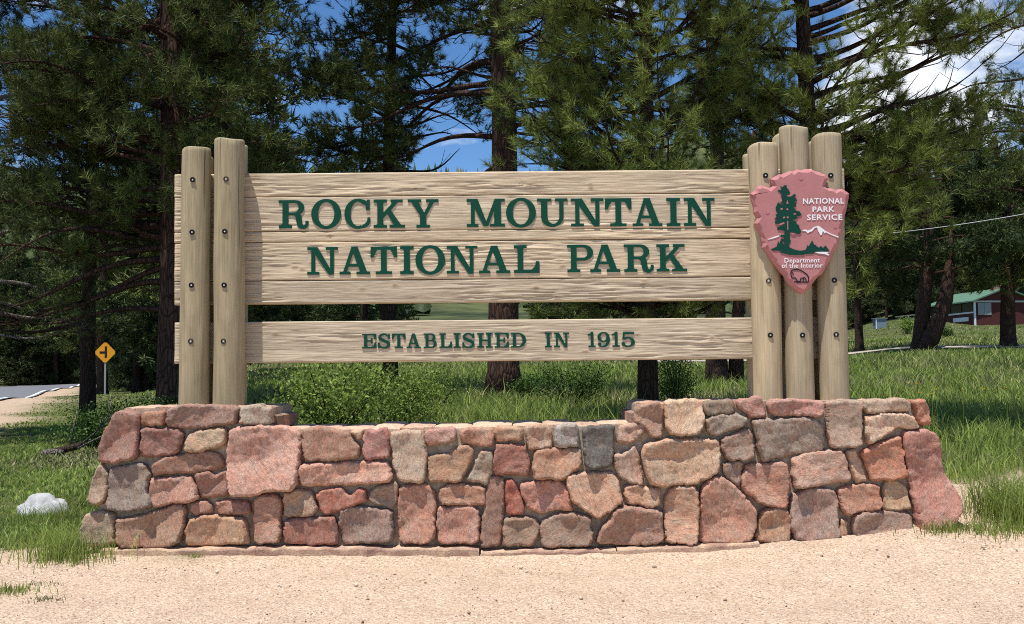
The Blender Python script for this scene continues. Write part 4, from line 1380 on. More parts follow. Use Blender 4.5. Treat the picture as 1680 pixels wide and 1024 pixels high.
def limb_path(z0, az, L, p1, p2, rng, n=12, wig=0.085, r0=0.0):
    t = np.linspace(0, 1, n)
    ph = rng.uniform(0, 6.28, 4)
    a = az + 0.35 * rng.normal() * t * 0.5
    out = np.stack([np.cos(a), np.sin(a), np.zeros(n)], 1) * (r0 + L * t[:, None])
    side = np.stack([-np.sin(a), np.cos(a), np.zeros(n)], 1)
    out += side * (wig * L * np.sin(5 * t + ph[0]) * t)[:, None]
    out[:, 2] += z0 + L * (p1 * t + p2 * t * t) + wig * 0.8 * L * np.sin(6 * t + ph[1]) * t
    return out


def pine(name, label, base, H, dia, rng, limbs, needle_mat, bark, K=40, width=0.006, size=0.17, lean=(0, 0), group=None,
         fol0=0.30, dens=1.0, gaps=True, minY=None, limb_obj=True, zdetail=99.0, dead=0, keep=None):
    """limbs: list of (z, azimuth, length, p1, p2, foliage start)"""
    t = thing(name, label, 'tree', base, group)
    n = 26
    zz = np.linspace(0, H, n)
    ph = rng.uniform(0, 6.28, 2)
    cx = lean[0] * zz + dia * 0.35 * np.sin(zz * 0.5 + ph[0]) * (zz / H)
    cy = lean[1] * zz + dia * 0.35 * np.sin(zz * 0.45 + ph[1]) * (zz / H)
    rad = dia / 2 * (1.0 - 0.80 * (zz / H)) * (1 + 0.45 * np.exp(-zz / 0.25))
    V, F = tube(np.stack([cx, cy, zz - 0.15], 1), rad, 14)
    V = np.array(V)
    w = 1 + 0.06 * vn(V[:, 0] * 9, V[:, 1] * 9, V[:, 2] * 1.2)
    c_at = np.stack([np.interp(V[:, 2] + .15, zz, cx), np.interp(V[:, 2] + .15, zz, cy)], 1)
    V[:, :2] = c_at + (V[:, :2] - c_at) * w[:, None]
    obj('trunk', V, F, bark, t, smooth=True)
    TP, TA, TS = [], [], []
    base = np.array(base)
    for (z0, az, L, p1, p2, f0) in limbs:
        pth = limb_path(z0, az, L, p1, p2, rng)
        c0 = np.array([np.interp(z0, zz, cx), np.interp(z0, zz, cy), 0])
        pth = pth + c0
        r0 = max(0.012, min(0.45 * np.interp(z0, zz, rad), 0.017 * L + 0.012))
        b = MB()
        b.tube(pth, list(np.linspace(r0, 0.006, len(pth))), 6)
        ns = max(6, int(L * 5.2 * dens))
        tl = np.linspace(0, 1, len(pth))
        for k in range(ns):
            tt = f0 + (1 - f0) * (k + rng.uniform(0, 1)) / ns
            p = np.array([np.interp(tt, tl, pth[:, j]) for j in range(3)])
            sgn = 1 if k % 2 else -1
            a2 = az + sgn * rng.uniform(0.5, 1.25)
            l2 = (0.26 * L * (1.15 - tt) + 0.30) * rng.uniform(0.7, 1.25)
            d2 = np.array([math.cos(a2), math.sin(a2), rng.uniform(-0.25, 0.75)])
            q = np.array([p, p + d2 * l2 * 0.5 + np.array([0, 0, -0.02]), p + d2 * l2 + np.array([0, 0, 0.10 * l2])])
            if gaps and in_gap((q[-1] + base)[None], rng, 5)[0] and rng.uniform() < 0.85: continue
            b.tube(q, [0.010, 0.007, 0.004], 3)
            if f0 > 0.98: continue
            m = max(3, int(l2 / 0.10))
            s = np.sort(rng.uniform(0.0, 1.0, m)) ** 0.7 * 0.65 + 0.35; s[-1] = 1.0
            pp = p + d2 * l2 * s[:, None] + np.array([0, 0, 0.10 * l2]) * (s[:, None] ** 2)
            # short spurs off the twig
            off = rng.normal(size=(m, 3)) * np.array([0.085, 0.085, 0.07]) * (size / 0.18)
            off[-1] = 0
            TP.append(pp + off)
            ax = d2 * 0.6 + np.array([0, 0, 0.55]) + rng.normal(size=(m, 3)) * 0.45 + off * 4
            TA.append(ax)
            TS.append(rng.uniform(0.72, 1.1, m) * size)
        if f0 <= 0.98:
            TP.append(pth[-1:]); TA.append(np.array([[math.cos(az), math.sin(az), 0.6]])); TS.append(np.array([size * 1.1]))
        if limb_obj: b.obj('limb', bark, t, smooth=True)
        else:
            t.setdefault if False else None
            if not hasattr(pine, 'acc'): pine.acc = {}
            pine.acc.setdefault(t.name, MB()).add(b.V, b.F)
    if not limb_obj and getattr(pine, 'acc', {}).get(t.name):
        pine.acc.pop(t.name).obj('limb', bark, t, smooth=True)
    TP, TA, TS = np.vstack(TP), np.vstack(TA), np.concatenate(TS)
    W = TP + base
    ok = np.ones(len(W), bool)
    if gaps: ok &= ~in_gap(W, rng)
    if minY is not None: ok &= W[:, 1] > minY
    if keep is not None: ok &= keep(W)
    TP, TA, TS = TP[ok], TA[ok], TS[ok]
    near = TP[:, 2] < zdetail
    v1, f1 = needles(TP[near], TA[near], TS[near], K, rng, width)
    far = ~near
    v2, f2 = needles(TP[far], TA[far], TS[far] * 1.25, max(8, K // 4), rng, width * 3.2)
    V = np.vstack([v1, v2]); F = np.vstack([f1, f2 + len(v1)])
    obj('crown', V, F, needle_mat, t)
    return t


def rand_limbs(rng, n, z0, z1, Lf, az=(0, 2 * math.pi), p1=(0.0, 0.25), p2=(-0.1, 0.25), f0=(0.25, 0.4)):
    out = []
    for k in range(n):
        z = z0 + (z1 - z0) * (k + rng.uniform(0, 1)) / n
        out.append((z, rng.uniform(*az), Lf(z) * rng.uniform(0.75, 1.15), rng.uniform(*p1), rng.uniform(*p2), rng.uniform(*f0)))
    return out


def gpos(px, Y):
    x = P(px, 600, Y).x
    return (x, Y, float(terr(x, Y)))


PI = math.pi
rng = np.random.default_rng(11)
# tree a: great reddish trunk behind the left posts
pa = gpos(286, 10.0)
la = rand_limbs(rng, 64, 2.9, 8.8, lambda z: 2.9, p1=(-0.2, 0.35), p2=(-0.3, 0.25), f0=(0.12, 0.3))
la += rand_limbs(rng, 16, 3.3, 8.0, lambda z: 3.2, az=(PI * 0.75, PI * 1.35), p1=(-0.2, 0.25), p2=(-0.3, 0.1))
la += rand_limbs(rng, 30, 8.8, 17.5, lambda z: 3.4 - (z - 8.8) * 0.22)
la += [(2.6, PI * 1.02, 3.0, 0.05, -0.35, 1.0), (3.0, PI * 1.08, 3.4, -0.05, -0.25, 1.0), (2.1, PI * 0.95, 2.8, 0.05, -0.1, 1.0), (3.4, PI * 1.15, 3.2, 0.1, -0.3, 1.0)]
pine('ponderosa_pine', 'huge old pine with thick red-brown trunk behind the two left posts of the sign', pa, 19, 0.66, rng, la, M['needle'], M['bark_red'],
     K=38, width=0.0110, size=0.17, zdetail=8.6, dens=1.15)
# tree b: trunk in the gap at the middle of the sign
pb = gpos(826, 10.5)
lb = rand_limbs(rng, 30, 4.6, 8.6, lambda z: 1.6, az=(-1.3, 1.0), p1=(-0.2, 0.3), p2=(-0.3, 0.2), f0=(0.15, 0.3))
lb += rand_limbs(rng, 9, 4.2, 8.8, lambda z: 3.0, az=(PI * 0.62, PI * 0.85), p1=(-0.15, 0.25), p2=(-0.3, 0.05), f0=(0.42, 0.55))
lb += rand_limbs(rng, 5, 7.6, 9.0, lambda z: 2.6, az=(PI * 0.80, PI * 1.22), p1=(-0.15, 0.25), p2=(-0.3, 0.05), f0=(0.3, 0.5))
lb += rand_limbs(rng, 20, 4.9, 8.4, lambda z: 1.6, az=(PI * 0.3, PI * 0.75), f0=(0.2, 0.4))
lb += [(5.75, PI * 1.0, 3.1, 0.03, -0.16, 0.5), (5.55, PI * 1.05, 3.3, 0.0, -0.18, 0.45), (7.6, PI * 1.02, 2.0, 0.10, -0.22, 0.5)]
lb += rand_limbs(rng, 26, 8.6, 17, lambda z: 3.0 - (z - 8.6) * 0.2)
pine('ponderosa_pine', 'old pine whose straight trunk shows below and above the middle of the lettered boards', pb, 18, 0.60, rng, lb, M['needle'], M['bark_red'],
     K=38, width=0.0110, size=0.17, zdetail=8.6, dens=1.15)
pk = gpos(640, 13.5)
lk = rand_limbs(rng, 46, 4.6, 9.6, lambda z: 2.05 - 0.05 * (z - 5), p1=(-0.2, 0.3), p2=(-0.3, 0.2), f0=(0.15, 0.35))
lk += rand_limbs(rng, 12, 9.6, 13.5, lambda z: 1.4)
pine('ponderosa_pine', 'olive-green pine left of the blue gap above the word MOUNTAIN', pk, 14, 0.34, rng, lk, M['needle'], M['bark_dark'],
     K=34, width=0.012, size=0.18, zdetail=10.0, dens=1.3)
# tree d: young pine right behind the sign
pd = gpos(1062, 4.0)
ld = rand_limbs(rng, 105, 1.0, 6.4, lambda z: 1.5, p1=(-0.1, 0.6), p2=(-0.1, 0.4), f0=(0.10, 0.25))
ld += rand_limbs(rng, 12, 6.4, 9.0, lambda z: 1.1)
pine('young_pine', 'bushy young pine with long needles on the dark thin trunk behind the word PARK', pd, 9.5, 0.25, rng, ld, M['needle_near'], M['bark_dark'],
     K=74, width=0.0056, size=0.155, minY=1.3, zdetail=5.6, dens=1.28)
# tree c: young pine behind the arrowhead posts
pc = gpos(1334, 4.4)
lc = rand_limbs(rng, 34, 2.3, 7.5, lambda z: 1.4, p1=(0.05, 0.45), p2=(-0.1, 0.3), f0=(0.15, 0.3))
lc += rand_limbs(rng, 22, 1.2, 4.0, lambda z: 1.35, az=(PI, PI * 1.55), p1=(-0.05, 0.4), p2=(-0.1, 0.3), f0=(0.12, 0.3))
lc += rand_limbs(rng, 15, 2.6, 3.7, lambda z: 1.55, az=(-0.8, 0.6), p1=(-0.1, 0.2), p2=(-0.1, 0.2), f0=(0.15, 0.3))
lc += rand_limbs(rng, 14, 3.6, 6.0, lambda z: 2.3, az=(-0.7, 0.6), p1=(0.1, 0.4), p2=(-0.1, 0.25), f0=(0.25, 0.4))
lc += [(3.05, 0.0, 2.2, 0.08, 0.10, 0.45), (3.2, 0.12, 2.6, 0.28, 0.16, 0.45), (3.5, -0.15, 2.2, 0.35, 0.1, 0.4)]
pine('young_pine', 'young pine with wide bare limbs rising behind the three posts with the arrowhead', pc, 9.8, 0.30, rng, lc, M['needle_near'], M['bark_dark'],
     K=74, width=0.0056, size=0.155, minY=1.4, zdetail=5.6, dens=1.15)
# tree e: thin dark trunk near the road sign
pe = gpos(145, 13.0)
le = rand_limbs(rng, 34, 3.6, 9.5, lambda z: 2.4, p1=(-0.05, 0.2), p2=(-0.3, 0.1))
le += rand_limbs(rng, 16, 9.5, 14.0, lambda z: 2.0)
le += [(2.2, PI, 2.4, -0.15, 0.05, 1.0), (2.6, 2.9, 2.6, -0.2, 0.1, 1.0)]
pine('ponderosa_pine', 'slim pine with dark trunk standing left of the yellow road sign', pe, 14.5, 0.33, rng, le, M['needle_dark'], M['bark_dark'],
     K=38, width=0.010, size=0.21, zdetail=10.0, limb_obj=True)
# tree at the left edge
pg = gpos(-40, 11.0)
lg = rand_limbs(rng, 36, 2.6, 8.8, lambda z: 2.4, p1=(-0.1, 0.2), p2=(-0.3, 0.1))
lg += rand_limbs(rng, 14, 8.8, 13.5, lambda z: 1.9)
lg += [(2.3, 0.15, 1.9, 0.1, -0.3, 1.0), (2.9, -0.1, 2.1, -0.05, -0.2, 1.0), (1.9, 0.0, 1.6, -0.02, 0.0, 1.0)]
pine('ponderosa_pine', 'pine at the left edge with bare twisted grey lower limbs', pg, 14, 0.45, rng, lg, M['needle'], M['bark_grey'],
     K=26, width=0.010, size=0.20, zdetail=9.0)
# right meadow trees
pf1 = gpos(1508, 40)
lf = rand_limbs(rng, 26, 3.4, 10, lambda z: 4.2 - 0.2 * abs(z - 6), p1=(-0.1, 0.25), p2=(-0.25, 0.15))
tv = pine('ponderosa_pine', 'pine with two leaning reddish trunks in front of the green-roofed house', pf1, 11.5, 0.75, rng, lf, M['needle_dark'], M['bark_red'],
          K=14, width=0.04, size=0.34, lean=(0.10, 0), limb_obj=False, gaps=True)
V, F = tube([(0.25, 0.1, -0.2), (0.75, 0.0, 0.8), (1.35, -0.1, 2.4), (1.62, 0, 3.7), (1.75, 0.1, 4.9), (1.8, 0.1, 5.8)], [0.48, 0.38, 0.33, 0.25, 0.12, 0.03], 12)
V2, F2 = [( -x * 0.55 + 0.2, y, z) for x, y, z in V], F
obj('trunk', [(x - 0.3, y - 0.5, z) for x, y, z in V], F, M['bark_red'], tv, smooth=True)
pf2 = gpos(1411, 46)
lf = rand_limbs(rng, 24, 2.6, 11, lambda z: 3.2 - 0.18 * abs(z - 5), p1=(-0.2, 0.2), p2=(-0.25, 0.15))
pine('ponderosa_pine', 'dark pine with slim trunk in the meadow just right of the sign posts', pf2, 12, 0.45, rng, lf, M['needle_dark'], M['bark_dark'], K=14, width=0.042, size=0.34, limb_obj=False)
pf3 = gpos(1656, 42)
lf = rand_limbs(rng, 40, 3.0, 10.3, lambda z: 4.0 - 0.35 * abs(z - 5), p1=(-0.2, 0.25), p2=(-0.25, 0.15))
pine('ponderosa_pine', 'broad pine with stout trunk at the right edge beside the house', pf3, 10.5, 0.78, rng, lf, M['needle'], M['bark_red'], K=14, width=0.042, size=0.36, limb_obj=False)
pf4 = gpos(1760, 16)
lf = rand_limbs(rng, 34, 2.4, 9, lambda z: 3.0, p1=(-0.2, 0.25), p2=(-0.25, 0.15))
pine('ponderosa_pine', 'pine reaching in from beyond the right edge of the meadow', pf4, 11, 0.5, rng, lf, M['needle'], M['bark_dark'], K=22, width=0.014, size=0.21, limb_obj=False)
# clump of old trunks glimpsed under the board on the right
ph_ = gpos(1176, 16)
lf = rand_limbs(rng, 24, 3.6, 9, lambda z: 2.4, p1=(-0.1, 0.25), p2=(-0.25, 0.15))
th = pine('ponderosa_pine', 'old pine with twin trunks standing behind the right end of the lower board', ph_, 11, 0.52, rng, lf, M['needle_dark'], M['bark_dark'], K=20, width=0.014, size=0.21, limb_obj=False)
V, F = tube([(0.42, -0.1, -0.2), (0.46, 0.0, 1.2), (0.7, -0.1, 3.4), (1.0, 0, 6.0)], [0.2, 0.15, 0.13, 0.06], 10)
obj('trunk', V, F, M['bark_red'], th, smooth=True)

# ---- background pines: three kinds, copied with their parts
def template(seed, H, dia, crown0, Lf, mat, K=12, width=0.055, size=0.36, n=34):
    r = np.random.default_rng(seed)
    lf = rand_limbs(r, n, crown0, H - 0.3, Lf, p1=(-0.15, 0.25), p2=(-0.25, 0.15), f0=(0.1, 0.3))
    return pine('pine_tree', 'x', (0, 0, 0), H, dia, r, lf, mat, M['bark_dark'], K=K, width=width, size=size, gaps=False, limb_obj=False, dens=0.9)


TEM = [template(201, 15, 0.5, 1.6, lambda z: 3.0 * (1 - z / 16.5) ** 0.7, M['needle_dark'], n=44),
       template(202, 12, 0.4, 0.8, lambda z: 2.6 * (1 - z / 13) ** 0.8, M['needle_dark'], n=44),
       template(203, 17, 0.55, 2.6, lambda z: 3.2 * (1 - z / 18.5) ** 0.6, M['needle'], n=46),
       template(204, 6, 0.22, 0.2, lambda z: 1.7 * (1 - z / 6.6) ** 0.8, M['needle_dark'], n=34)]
TEM_USED = [False] * 4


def put(k, x, y, s, rz, label, group, name='pine_tree'):
    src = TEM[k]
    if not TEM_USED[k]:
        TEM_USED[k] = True
        o = src
    else:
        o = src.copy(); COL.objects.link(o)
        for ch in src.children:
            c = ch.copy(); COL.objects.link(c); c.parent = o
    o.location = (x, y, float(terr(x, y)) - 0.1)
    o.rotation_euler = (0, 0, rz)
    o.scale = (s, s, s)
    o['label'] = label; o['group'] = group; o['category'] = 'tree'
    return o


R0 = random.Random(77)
LAB_L, GRP_L = 'dark pine in the dense forest beyond the road on the left', 'forest pines beyond the road'
cnt = 0
for px in range(-160, 480, 17):
    for row, (y0, y1) in enumerate(((84, 96), (104, 122), (128, 150))):
        if row and R0.random() < 0.12: continue
        Y = R0.uniform(y0, y1) if px < 180 else R0.uniform(y0, y1) * 0.62
        x = P(px + R0.uniform(-8, 8), 600, Y).x
        if -2.5 < road_off(x, Y) < 9.0 and Y < 100: Y += 22; x = P(px, 600, Y).x
        if -1.5 < road_off(x, Y) < 8.0 and Y < 100: continue
        if 135 < px < 205 and Y < 60: continue
        put(R0.choice([0, 0, 1, 2, 2]), x, Y, R0.uniform(0.85, 1.15), R0.uniform(0, 6.28), LAB_L, GRP_L)
for px in range(-90, 460, 15):      # low young pines along the forest edge
    Y = R0.uniform(56, 76) if px > 205 else R0.uniform(104, 112) if px > 20 else R0.uniform(86, 96)
    x = P(px, 600, Y).x
    if -2.5 < road_off(x, Y) < 8.5 and Y < 100: continue
    put(3, x, Y, R0.uniform(0.8, 1.35), R0.uniform(0, 6.28), 'low bushy young pine at the edge of the forest on the left', 'young pines at the forest edge')
# pines standing close behind the big left trunk
for px, Y, k, s in ((300, 26, 0, 0.95), (360, 20, 2, 0.95), (370, 34, 2, 1.0), (168, 50, 2, 1.1), (225, 52, 0, 1.05)):
    x = P(px, 600, Y).x
    put(k, x, Y, s, R0.uniform(0, 6.28), 'shaded pine filling the gaps behind the great left trunk', 'pines behind the great left trunk')
# hillside forest on the right
for px in range(1385, 1800, 19):
    for (y0, y1) in ((118, 122), (123, 135), (145, 175), (190, 240)):
        if R0.random() < 0.05: continue
        Y = R0.uniform(y0, y1)
        x = P(px + R0.uniform(-9, 9), 600, Y).x
        put(R0.choice([0, 1, 1, 3] if Y < 136 else [0, 1, 2]), x, Y, R0.uniform(0.9, 1.25), R0.uniform(0, 6.28), 'dark pine on the wooded hillside above the green-roofed house', 'hillside pines above the house')
# behind the meadow in the middle
for px, Y, k, s in ((597, 46, 0, 0.9), (470, 70, 1, 0.9), (505, 78, 0, 1.0), (545, 74, 0, 1), (580, 84, 1, 1), (625, 90, 0, 0.9), (655, 96, 1, 1.0), (905, 70, 0, 0.9), (950, 60, 2, 0.8), (1010, 66, 0, 0.95), (1110, 58, 1, 0.9), (1240, 64, 2, 0.9), (1290, 80, 0, 1.0), (1350, 75, 2, 1.0)):
    x = P(px, 600, Y).x
    put(k, x, Y, s, R0.uniform(0, 6.28), 'pine standing behind the meadow seen under the boards', 'pines behind the meadow')


# far slope: small conifers nobody could count
def far_forest():
    r = np.random.default_rng(5)
    n = 7600
    Y = r.uniform(240, 1050, n)
    u = r.uniform(-0.95, 0.95, n)
    X = u * (Y + 8.75)
    Z = terr(X, Y)
    px, py = proj(np.stack([X, Y, Z], 1))
    keep = ~((px > 640) & (px < 815) & (py > 470) & (r.uniform(size=n) < 0.93))
    keep &= vn(X * 0.02, Y * 0.02, 4.0) > -0.55
    X, Y, Z = X[keep], Y[keep], Z[keep]
    n = len(X)
    H = r.uniform(8, 15, n)
    W = H * r.uniform(0.16, 0.26, n)
    k = 6
    a = np.linspace(0, 2 * np.pi, k, endpoint=False)[None] + r.uniform(0, 6, (n, 1))
    VV, FF = [], []
    off = 0
    for (zb, zt, wb) in ((0.08, 0.55, 1.0), (0.32, 0.8, 0.72), (0.6, 1.0, 0.42)):
        rr = W[:, None] * wb * r.uniform(0.65, 1.25, (n, k))
        ringv = np.stack([X[:, None] + rr * np.cos(a), Y[:, None] + rr * np.sin(a), Z[:, None] + H[:, None] * (zb + r.uniform(-0.05, 0.05, (n, k)))], -1)
        top = np.stack([X, Y, Z + H * zt], -1)[:, None]
        v = np.concatenate([ringv, top], 1).reshape(-1, 3)
        base = off + np.arange(n)[:, None] * (k + 1)
        i = np.arange(k)[None]
        FF.append(np.stack([base + i, base + (i + 1) % k, np.broadcast_to(base + k, (n, k))], -1).reshape(-1, 3))
        VV.append(v); off += len(v)
    o = obj('hill_forest', np.vstack(VV), np.vstack(FF), M['needle_dark'])
    tag(o, 'far dark conifer forest covering the mountain slopes', 'forest', None, 'stuff')


far_forest()


# ------------------------------------------------------------------ shrubs and grass
def shrub(label, px, py_base, Y, w, h, n, leaf, mat, seed, group=None, stems=7, zbase=None):
    r = np.random.default_rng(seed)
    x = P(px, py_base, Y).x
    zb = float(terr(x, Y)) if zbase is None else zbase
    t = thing('shrub', label, 'shrub', (x, Y, zb), group)
    b = MB()
    cl = []
    for k in range(stems):
        a = r.uniform(0, 6.28); s = r.uniform(0.3, 1.0)
        tip = np.array([math.cos(a) * w / 2 * s * 0.8, math.sin(a) * w / 2 * s * 0.7, h * r.uniform(0.55, 0.97) * (1 - 0.25 * s)])
        mid = tip * np.array([0.45, 0.45, 0.55])
        b.tube([(0.03 * math.cos(a), 0.03 * math.sin(a), -0.05), tuple(mid), tuple(tip)], [0.012, 0.009, 0.004], 5)
        cl += [tip, mid + r.normal(size=3) * 0.05 * w, tip * 0.8 + r.normal(size=3) * 0.10 * w]
    b.obj('stem', M['bark_dark'], t)
    cl = np.array(cl)
    c = cl[r.integers(0, len(cl), n)]
    p = c + r.normal(size=(n, 3)) * np.array([w * 0.095, w * 0.095, h * 0.10])
    p[:, 2] = np.abs(p[:, 2])
    d = unit(r.normal(size=(n, 3)) + np.array([0, 0, 0.35]))
    s = unit(np.cross(d, r.normal(size=(n, 3))))
    L = leaf * r.uniform(0.7, 1.3, (n, 1))
    v = np.stack([p, p + d * L * 0.5 + s * L * 0.27, p + d * L, p + d * L * 0.5 - s * L * 0.27], 1).reshape(-1, 3)
    obj('foliage', v, np.arange(n * 4).reshape(-1, 4), mat, t)
    return t


shrub('big leafy green shrub behind the low middle of the wall, nearest the left posts', 545, 690, 1.9, 1.35, 1.0, 5600, 0.042, M['leaf'], 31, stems=15)
shrub('smaller yellow-green shrub to the right of the big leafy one', 648, 690, 3.2, 1.35, 0.85, 4600, 0.038, M['leaf'], 32, stems=12)
shrub('low twiggy shrub in the meadow just left of the middle pine trunk', 715, 660, 6.5, 1.1, 0.75, 2600, 0.036, M['leaf'], 33, stems=12)
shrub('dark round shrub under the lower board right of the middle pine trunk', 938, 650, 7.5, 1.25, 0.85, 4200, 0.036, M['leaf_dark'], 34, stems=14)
shrub('bright green shrub just right of the thin dark trunk', 1110, 650, 6.0, 0.8, 0.85, 3000, 0.035, M['leaf'], 35, stems=12)
shrub('shrub at the foot of the middle pine trunk', 865, 650, 9.0, 0.6, 0.5, 1500, 0.036, M['leaf_dark'], 39, stems=8)
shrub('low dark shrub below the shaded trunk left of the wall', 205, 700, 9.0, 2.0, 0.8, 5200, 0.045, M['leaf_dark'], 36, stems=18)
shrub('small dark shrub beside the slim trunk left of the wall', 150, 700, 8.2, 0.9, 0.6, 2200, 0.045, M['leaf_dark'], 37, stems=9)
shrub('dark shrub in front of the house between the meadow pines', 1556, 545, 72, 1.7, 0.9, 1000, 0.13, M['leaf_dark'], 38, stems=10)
shrub('bright bush beside the left end of the house', 1488, 540, 80, 2.0, 1.5, 1400, 0.15, M['leaf'], 40, stems=10)


def blades(x, y, h, wdt, r, lean=0.35, z=None):
    n = len(x)
    z = terr(x, y) - 0.015 if z is None else z
    a = r.uniform(0, 2 * np.pi, n)
    s = np.stack([np.cos(a), np.sin(a), np.zeros(n)], 1) * (wdt / 2)[:, None]
    b = r.uniform(0, 2 * np.pi, n)
    l = np.stack([np.cos(b), np.sin(b), np.zeros(n)], 1) * (h * r.uniform(0.05, lean, n) * 1.6)[:, None]
    p = np.stack([x, y, z], 1)
    up = np.zeros((n, 3)); up[:, 2] = h
    m = p + up * 0.55 + l * 0.28
    tip = p + up * r.uniform(0.85, 1.0, (n, 1)) + l
    v = np.stack([p - s, p + s, m - s * 0.8, m + s * 0.8, tip], 1).reshape(-1, 3)
    i = np.arange(n)[:, None] * 5
    f = np.concatenate([i + np.array([[0, 1, 3]]), i + np.array([[0, 3, 2]]), i + np.array([[2, 3, 4]])], 1).reshape(-1, 3)
    return v, f


def meadow():
    r = np.random.default_rng(21)
    n = 240000
    d = 8.7 * np.exp(r.uniform(0, math.log(125 / 8.7), n))
    u = r.uniform(-0.62, 0.64, n)
    u[:26000] = r.uniform(-0.53, -0.30, 26000); d[:26000] = 8.7 * np.exp(r.uniform(0, math.log(2.6), 26000))
    Y = d + CAM_Y
    X = u * d
    k = gravel_mask(X, Y) < r.uniform(0.15, 0.8, n)
    k &= ~((X > -3.55) & (X < 3.75) & (Y < 1.0))
    ro = road_off(X, Y)
    k &= ~((ro > -0.8) & (ro < 7.5))
    k &= ~((np.abs(Y - 42.0) < 1.5) & (X > 5))
    X, Y, d, ro = X[k], Y[k], d[k], ro[k]
    n = len(X)
    patch = vn(X * 0.55, Y * 0.55, 5.5)
    h = (0.22 + 0.13 * patch + 0.05 * vn(X * 2.3, Y * 2.3, 1.5)) * r.uniform(0.45, 1.3, n)
    h = np.where(r.uniform(size=n) < 0.03, h * 1.7, h)
    k2 = vn(X * 1.1 + 9, Y * 1.1, 6.6) + r.normal(0, 0.3, n) > -0.75
    X, Y, d, ro, h, patch = [q[k2] for q in (X, Y, d, ro, h, patch)]; n = len(X)
    h = np.where(X > 3.0, h * 1.15, h)
    left = (X < -3.4) & (Y < 40)
    h = np.where(left, h * 0.85, h)
    h = h * (1 - 0.4 * sstep(65, 90, Y))
    h = h * np.clip(1 - 0.75 * sstep(-9, -2, ro) * (ro < 8), 0.25, 1)
    h = h * (1 - 0.25 * sstep(20, 60, Y))
    w = np.maximum(0.0065, d * 0.0009) * r.uniform(0.8, 1.4, n) * np.where(left, 1.35, 1.0)
    dry = (vn(X * 0.35 + 40, Y * 0.35, 8.0) + 0.5 * vn(X * 1.4, Y * 1.4, 2.0) + r.normal(0, 0.35, n)) > np.where(Y > 28, 0.30, 0.62)
    for nm, msk, mt, lab in (('meadow_grass', ~dry, M['grass'], 'tall green meadow grass growing round and behind the wall'), ('dry_grass', dry, M['grass_dry'], 'patches of dry straw-coloured grass among the green')):
        v, f = blades(X[msk], Y[msk], h[msk], w[msk], r, 0.62)
        tag(obj(nm, v, f, mt), lab, 'grass', None, 'stuff')


meadow()


def tuft(label, px, py, Y, w, n, h, seed, dy=0.25, mat=None):
    r = np.random.default_rng(seed)
    c = P(px, py, Y)
    x = c.x + r.normal(0, w / 2.4, n)
    y = Y + r.normal(0, dy / 2, n)
    ok = ~((x > -3.52) & (x < 3.7) & (y > -0.14) & (y < 1.0))
    x, y = x[ok], y[ok]
    z0 = float(terr(c.x, Y))
    v, f = blades(x, y, h * r.uniform(0.4, 1.1, len(x)), np.full(len(x), 0.006), r, 0.5)
    v = v - np.array([c.x, Y, z0])
    o = obj('grass_tuft', v, f, mat or M['grass'], None, loc=(c.x, Y, z0))
    return tag(o, label, 'grass', None, 'stuff')


tuft('tall grass tuft at the left foot of the wall', 120, 905, -0.12, 0.42, 900, 0.30, 51, 0.35)
tuft('grass standing in front of the pale boulder', 74, 832, 1.45, 0.6, 420, 0.20, 59, 0.3)
tuft('small weed growing from the footing below the left stones', 315, 912, -0.16, 0.10, 60, 0.10, 56, 0.04)
tuft('flat yellowish grass patch in the gravel, left foreground', 68, 972, -1.55, 0.16, 130, 0.05, 52, 0.10, M['grass_dry'])
tuft('sparse grass patch in the gravel near the left edge', 78, 945, -1.05, 0.20, 110, 0.05, 57, 0.10, M['grass_dry'])
tuft('short grass patch at the very left edge of the gravel', 8, 960, -1.3, 0.26, 260, 0.09, 53, 0.16)
tuft('weedy grass at the foot of the big pink end stone', 1560, 868, -0.18, 0.34, 420, 0.13, 54, 0.16)
tuft('large tall grass clump at the right edge of the gravel', 1672, 880, 0.05, 0.42, 1500, 0.48, 55, 0.5)
tuft('small grass patch below the clump at the right edge', 1640, 912, -0.35, 0.34, 350, 0.12, 58, 0.2)

# dandelions in the right meadow
yel = simple('dandelion_yellow', (0.75, 0.46, 0.02), 0.7, 0.15, 30)
for px, py, Y in ((1505, 630, 3.2), (1509, 645, 2.9), (1535, 640, 3.3), (1615, 639, 3.4), (1578, 640, 4.2), (1650, 637, 3.9), (1528, 647, 3.0)):
    c = P(px, py, Y)
    zb = float(terr(c.x, Y))
    t = thing('dandelion', 'yellow dandelion head above the grass at the right of the wall', 'flower', (c.x, Y, zb), 'dandelions in the right meadow')
    hgt = c.z - zb
    b = MB().tube([(0, 0, 0), (0.01, 0, hgt * 0.6), (0, 0, hgt)], [0.003, 0.003, 0.003], 5)
    b.obj('stem', M['grass'], t)
    V, F = [], []
    for k in range(14):
        a = k * 2.4
        for rr, zz_ in ((0.022, 0.004), (0.013, 0.012)):
            n0 = len(V)
            ca, sa = math.cos(a + rr * 60), math.sin(a + rr * 60)
            V += [(0, 0, hgt), (rr * ca - 0.006 * sa, rr * sa + 0.006 * ca, hgt + zz_), (rr * ca + 0.006 * sa, rr * sa - 0.006 * ca, hgt + zz_)]
            F.append((n0, n0 + 1, n0 + 2))
    obj('flower_head', V, F, yel, t)

